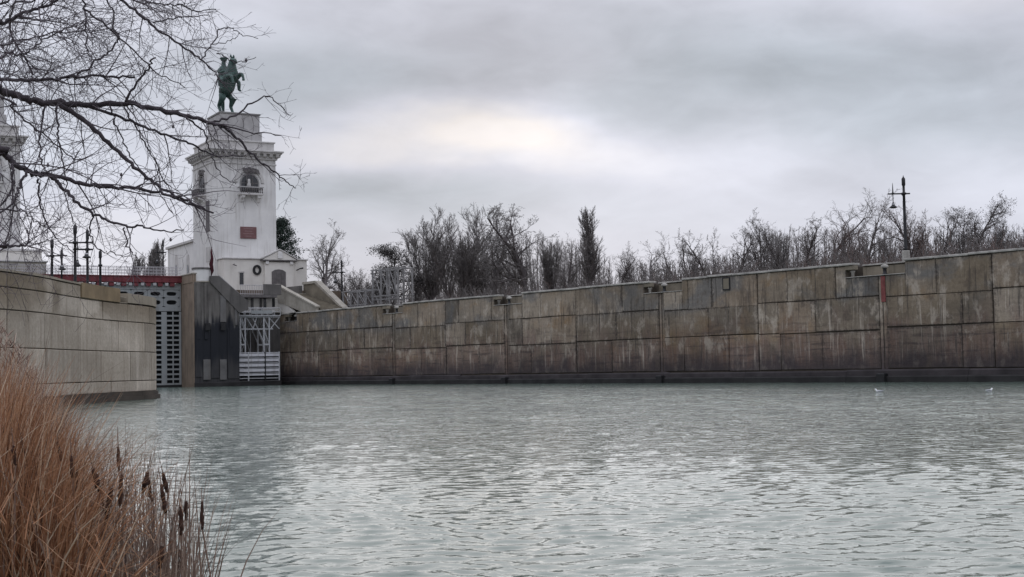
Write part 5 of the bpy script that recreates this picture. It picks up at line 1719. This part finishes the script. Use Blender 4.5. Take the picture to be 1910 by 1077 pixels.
def build_reeds():
    rr = random.Random(31)

    def make(name, mat, n, gen, label):
        V = []; Fc = []; tone = []
        for _ in range(n):
            g = gen()
            if g is None: continue
            p, h, lean, az, w, tn, curl, seg = g
            d = Vector((math.cos(az) * lean, math.sin(az) * lean, 1)).normalized(); q = Vector(p)
            side = Vector((rr.gauss(0, 1), rr.gauss(0, .5), 0)); side = side.normalized() * w * .5 if side.length > .01 else Vector((w * .5, 0, 0))
            b = len(V); ca = rr.uniform(0, 6.28)
            cv = Vector((math.cos(az), math.sin(az), -.35)) * curl; kink = rr.randint(2, seg) if rr.random() < .16 else -1
            for i in range(seg + 1):
                f = i / seg; k = (1 - f ** 1.6) * .92 + .08
                V.append(tuple(q - side * k)); V.append(tuple(q + side * k)); tone += [tn, tn]
                d = (d + cv * (f ** 1.2) + Vector((rr.gauss(0, .04), rr.gauss(0, .04), 0))).normalized()
                if i == kink: d = Vector((rr.gauss(0, 1), rr.gauss(0, 1), rr.uniform(-.9, .3))).normalized(); cv = cv * 0
                q = q + d * (h / seg)
            for i in range(seg):
                a = b + 2 * i; Fc.append((a, a + 1, a + 3, a + 2))
        me = bpy.data.meshes.new(name); me.from_pydata(V, [], Fc); me.update()
        at = me.attributes.new('tone', 'FLOAT', 'POINT'); at.data.foreach_set('value', tone)
        me.materials.append(mat)
        o = bpy.data.objects.new(name, me); COL.objects.link(o); o['kind'] = 'stuff'; o['label'] = label

    def place(px, y, top_py, base=.05):
        q = PY(px, top_py, y)
        return (q.x, q.y, base), q.z - base

    DENV = [(-90, 665), (0, 722), (40, 765), (80, 800), (110, 838), (135, 895), (150, 950), (180, 1010)]

    def dense():
        px = -90 + 215 * rr.random() ** 1.15
        y = rr.uniform(6.4, 10.5)
        e = float(np.interp(px, [a for a, b in DENV], [b for a, b in DENV])) - 5 + abs(rr.gauss(0, 75))
        p, h = place(px, y, e, .02)
        if h < .15: return None
        curl = abs(rr.gauss(.06, .10)) if rr.random() < .7 else rr.uniform(.2, .7)
        return p, h * 1.08, abs(rr.gauss(.05, .10)), rr.uniform(0, 6.28), rr.choice((rr.uniform(.004, .008), rr.uniform(.006, .016))), min(1, max(0, rr.gauss(.5, .32))), curl, 7

    def fringe():
        px = rr.uniform(90, 372) if rr.random() < .85 else rr.uniform(-40, 120)
        y = rr.uniform(7.4, 10.8)
        e = env(px) + abs(rr.gauss(0, 80)) - 14 if rr.random() < .8 else env(px) + rr.uniform(-30, 20)
        p, h = place(px, y, e, -.1)
        if h < .1: return None
        return p, h * 1.05, abs(rr.gauss(.06, .06)), rr.uniform(0, 6.28), rr.uniform(.005, .012), min(1, max(0, rr.gauss(.5, .32))), (abs(rr.gauss(.04, .06)) if rr.random() < .75 else rr.uniform(.2, .6)), 7

    def litter():   # broken, fallen blades lying across the mass
        px = rr.uniform(-40, 300); y = rr.uniform(5.4, 9.5)
        e = max(env(px) + 70, 860) + rr.uniform(0, 220); q = PY(px, e, y)
        return tuple(q), rr.uniform(.12, .4), rr.uniform(.6, 3.0), rr.uniform(0, 6.28), rr.uniform(.003, .006), min(1, max(0, rr.gauss(.6, .22))), rr.uniform(.05, .6), 6

    def far():      # pale reeds with plumes further along the bank
        px = rr.uniform(-60, 75) - 10 * abs(rr.gauss(0, 1)); y = rr.uniform(12.5, 17)
        e = 610 + max(0, px) * 1.5 + abs(rr.gauss(0, 45))
        p, h = place(px, y, e, .1)
        if h < .2: return None
        return p, h, abs(rr.gauss(.08, .08)), rr.uniform(0, 6.28), rr.uniform(.005, .012), min(1, max(0, rr.gauss(.75, .2))), abs(rr.gauss(.15, .2)), 5

    def plume():
        px = rr.uniform(-50, 70); y = rr.uniform(12.5, 16.5)
        e = 600 + max(0, px) * 1.4 + abs(rr.gauss(0, 50)); q = PY(px, e, y)
        return tuple(q), rr.uniform(.06, .16), rr.uniform(.3, 1.5), rr.uniform(0, 6.28), rr.uniform(.006, .016), min(1, max(0, rr.gauss(.5, .25))), rr.uniform(0, .4), 3

    make('dry_reeds', M['reed'], 9500, dense, 'dense reddish brown dry grass filling the lower left corner')
    make('dry_reeds', M['reed_grey'], 950, fringe, 'thin grey brown reed stalks along the water edge')
    make('dry_reeds', M['reed'], 420, litter, 'broken pale blades lying across the dry grass')
    make('dry_reeds', M['reed_grey'], 1500, far, 'pale taller reeds further along the left bank')
    make('dry_reeds', M['reed_grey'], 500, plume, 'feathery reed tops before the curved wall')


build_reeds()

CATS = [(377, 962), (347, 953), (338, 972), (308, 900), (305, 931), (300, 1040), (280, 915), (271, 900), (225, 915), (221, 856), (203, 940), (191, 935), (180, 896), (142, 896), (134, 871), (112, 845), (58, 872), (41, 826), (27, 850), (6, 812)]
ORD = ['first', 'second', 'third', 'fourth', 'fifth', 'sixth', 'seventh', 'eighth', 'ninth', 'tenth', 'eleventh', 'twelfth', 'thirteenth', 'fourteenth', 'fifteenth', 'sixteenth', 'seventeenth', 'eighteenth', 'nineteenth', 'twentieth']


def build_cattails():
    rr = random.Random(8)
    for i, (px, py) in enumerate(CATS):
        y = rr.uniform(7.0, 8.2) if px > 145 else rr.uniform(6.3, 7.2); c = PY(px, py, y); bz = -.15
        o = empty('cattail', (c.x + rr.gauss(0, .05), c.y, bz)); B = Vector(o.location)
        tag(o, 'dry cattail with dark brown head, %s along the reed edge counted from the open water' % ORD[i], 'cattail', 'cattails in the reed bed')
        hl = rr.uniform(.10, .16) * (1 if px > 145 else .72); rad = rr.uniform(.0115, .0155)
        top = c - B; ln = Vector((rr.gauss(0, .13), rr.gauss(0, .1), 1)).normalized()
        b0 = top - ln * hl * .5; b1 = top + ln * hl * .5
        MB().tube([Vector((0, 0, 0)), b0 * .5 + Vector((rr.gauss(0, .02), 0, 0)), b0, b1, b1 + ln * rr.uniform(.05, .16)], [.0055, .0045, .004, .003, .0015], 5).build('stem', M['stalk'], o)
        nr = 9; kq = rr.uniform(.75, 1.0) if px > 145 else .62
        rg = [rad * kq * (math.sin(math.pi * min(max(j / nr, .06), .94)) ** .3) * rr.uniform(.82, 1.2) for j in range(nr + 1)]
        if rr.random() < .3: rg[rr.randint(3, 7)] *= 1.45
        MB().tube([b0.lerp(b1, j / nr) + Vector((rr.gauss(0, .0015), rr.gauss(0, .0015), 0)) for j in range(nr + 1)], rg, 9).build('seed_head', M['cattail'], o, True)
        for k in range(rr.randint(2, 3)):
            a = rr.uniform(0, 6.28); h = top.z * rr.uniform(.75, 1.25); lean = rr.uniform(.05, .25)
            d = Vector((math.cos(a) * lean, math.sin(a) * lean, 1)).normalized(); q = Vector((0, 0, .02)); lf = MB(); sd = Vector((.006, .003, 0)); cv = rr.choice((.03, .05, .3))
            for j in range(8):
                w = (1 - (j / 7) ** 2) * .9 + .1
                lf.v += [tuple(q - sd * w), tuple(q + sd * w)]
                d = (d + Vector((math.cos(a), math.sin(a), -.4)) * cv * (j / 7) ** 2).normalized(); q = q + d * h / 7
            for j in range(7): lf.f.append((2 * j, 2 * j + 1, 2 * j + 3, 2 * j + 2))
            lf.build('leaf', M['stalk'], o)


M['stalk'] = plain('dry_stalk', (.19, .125, .095), .45, 3, .8)
build_cattails()
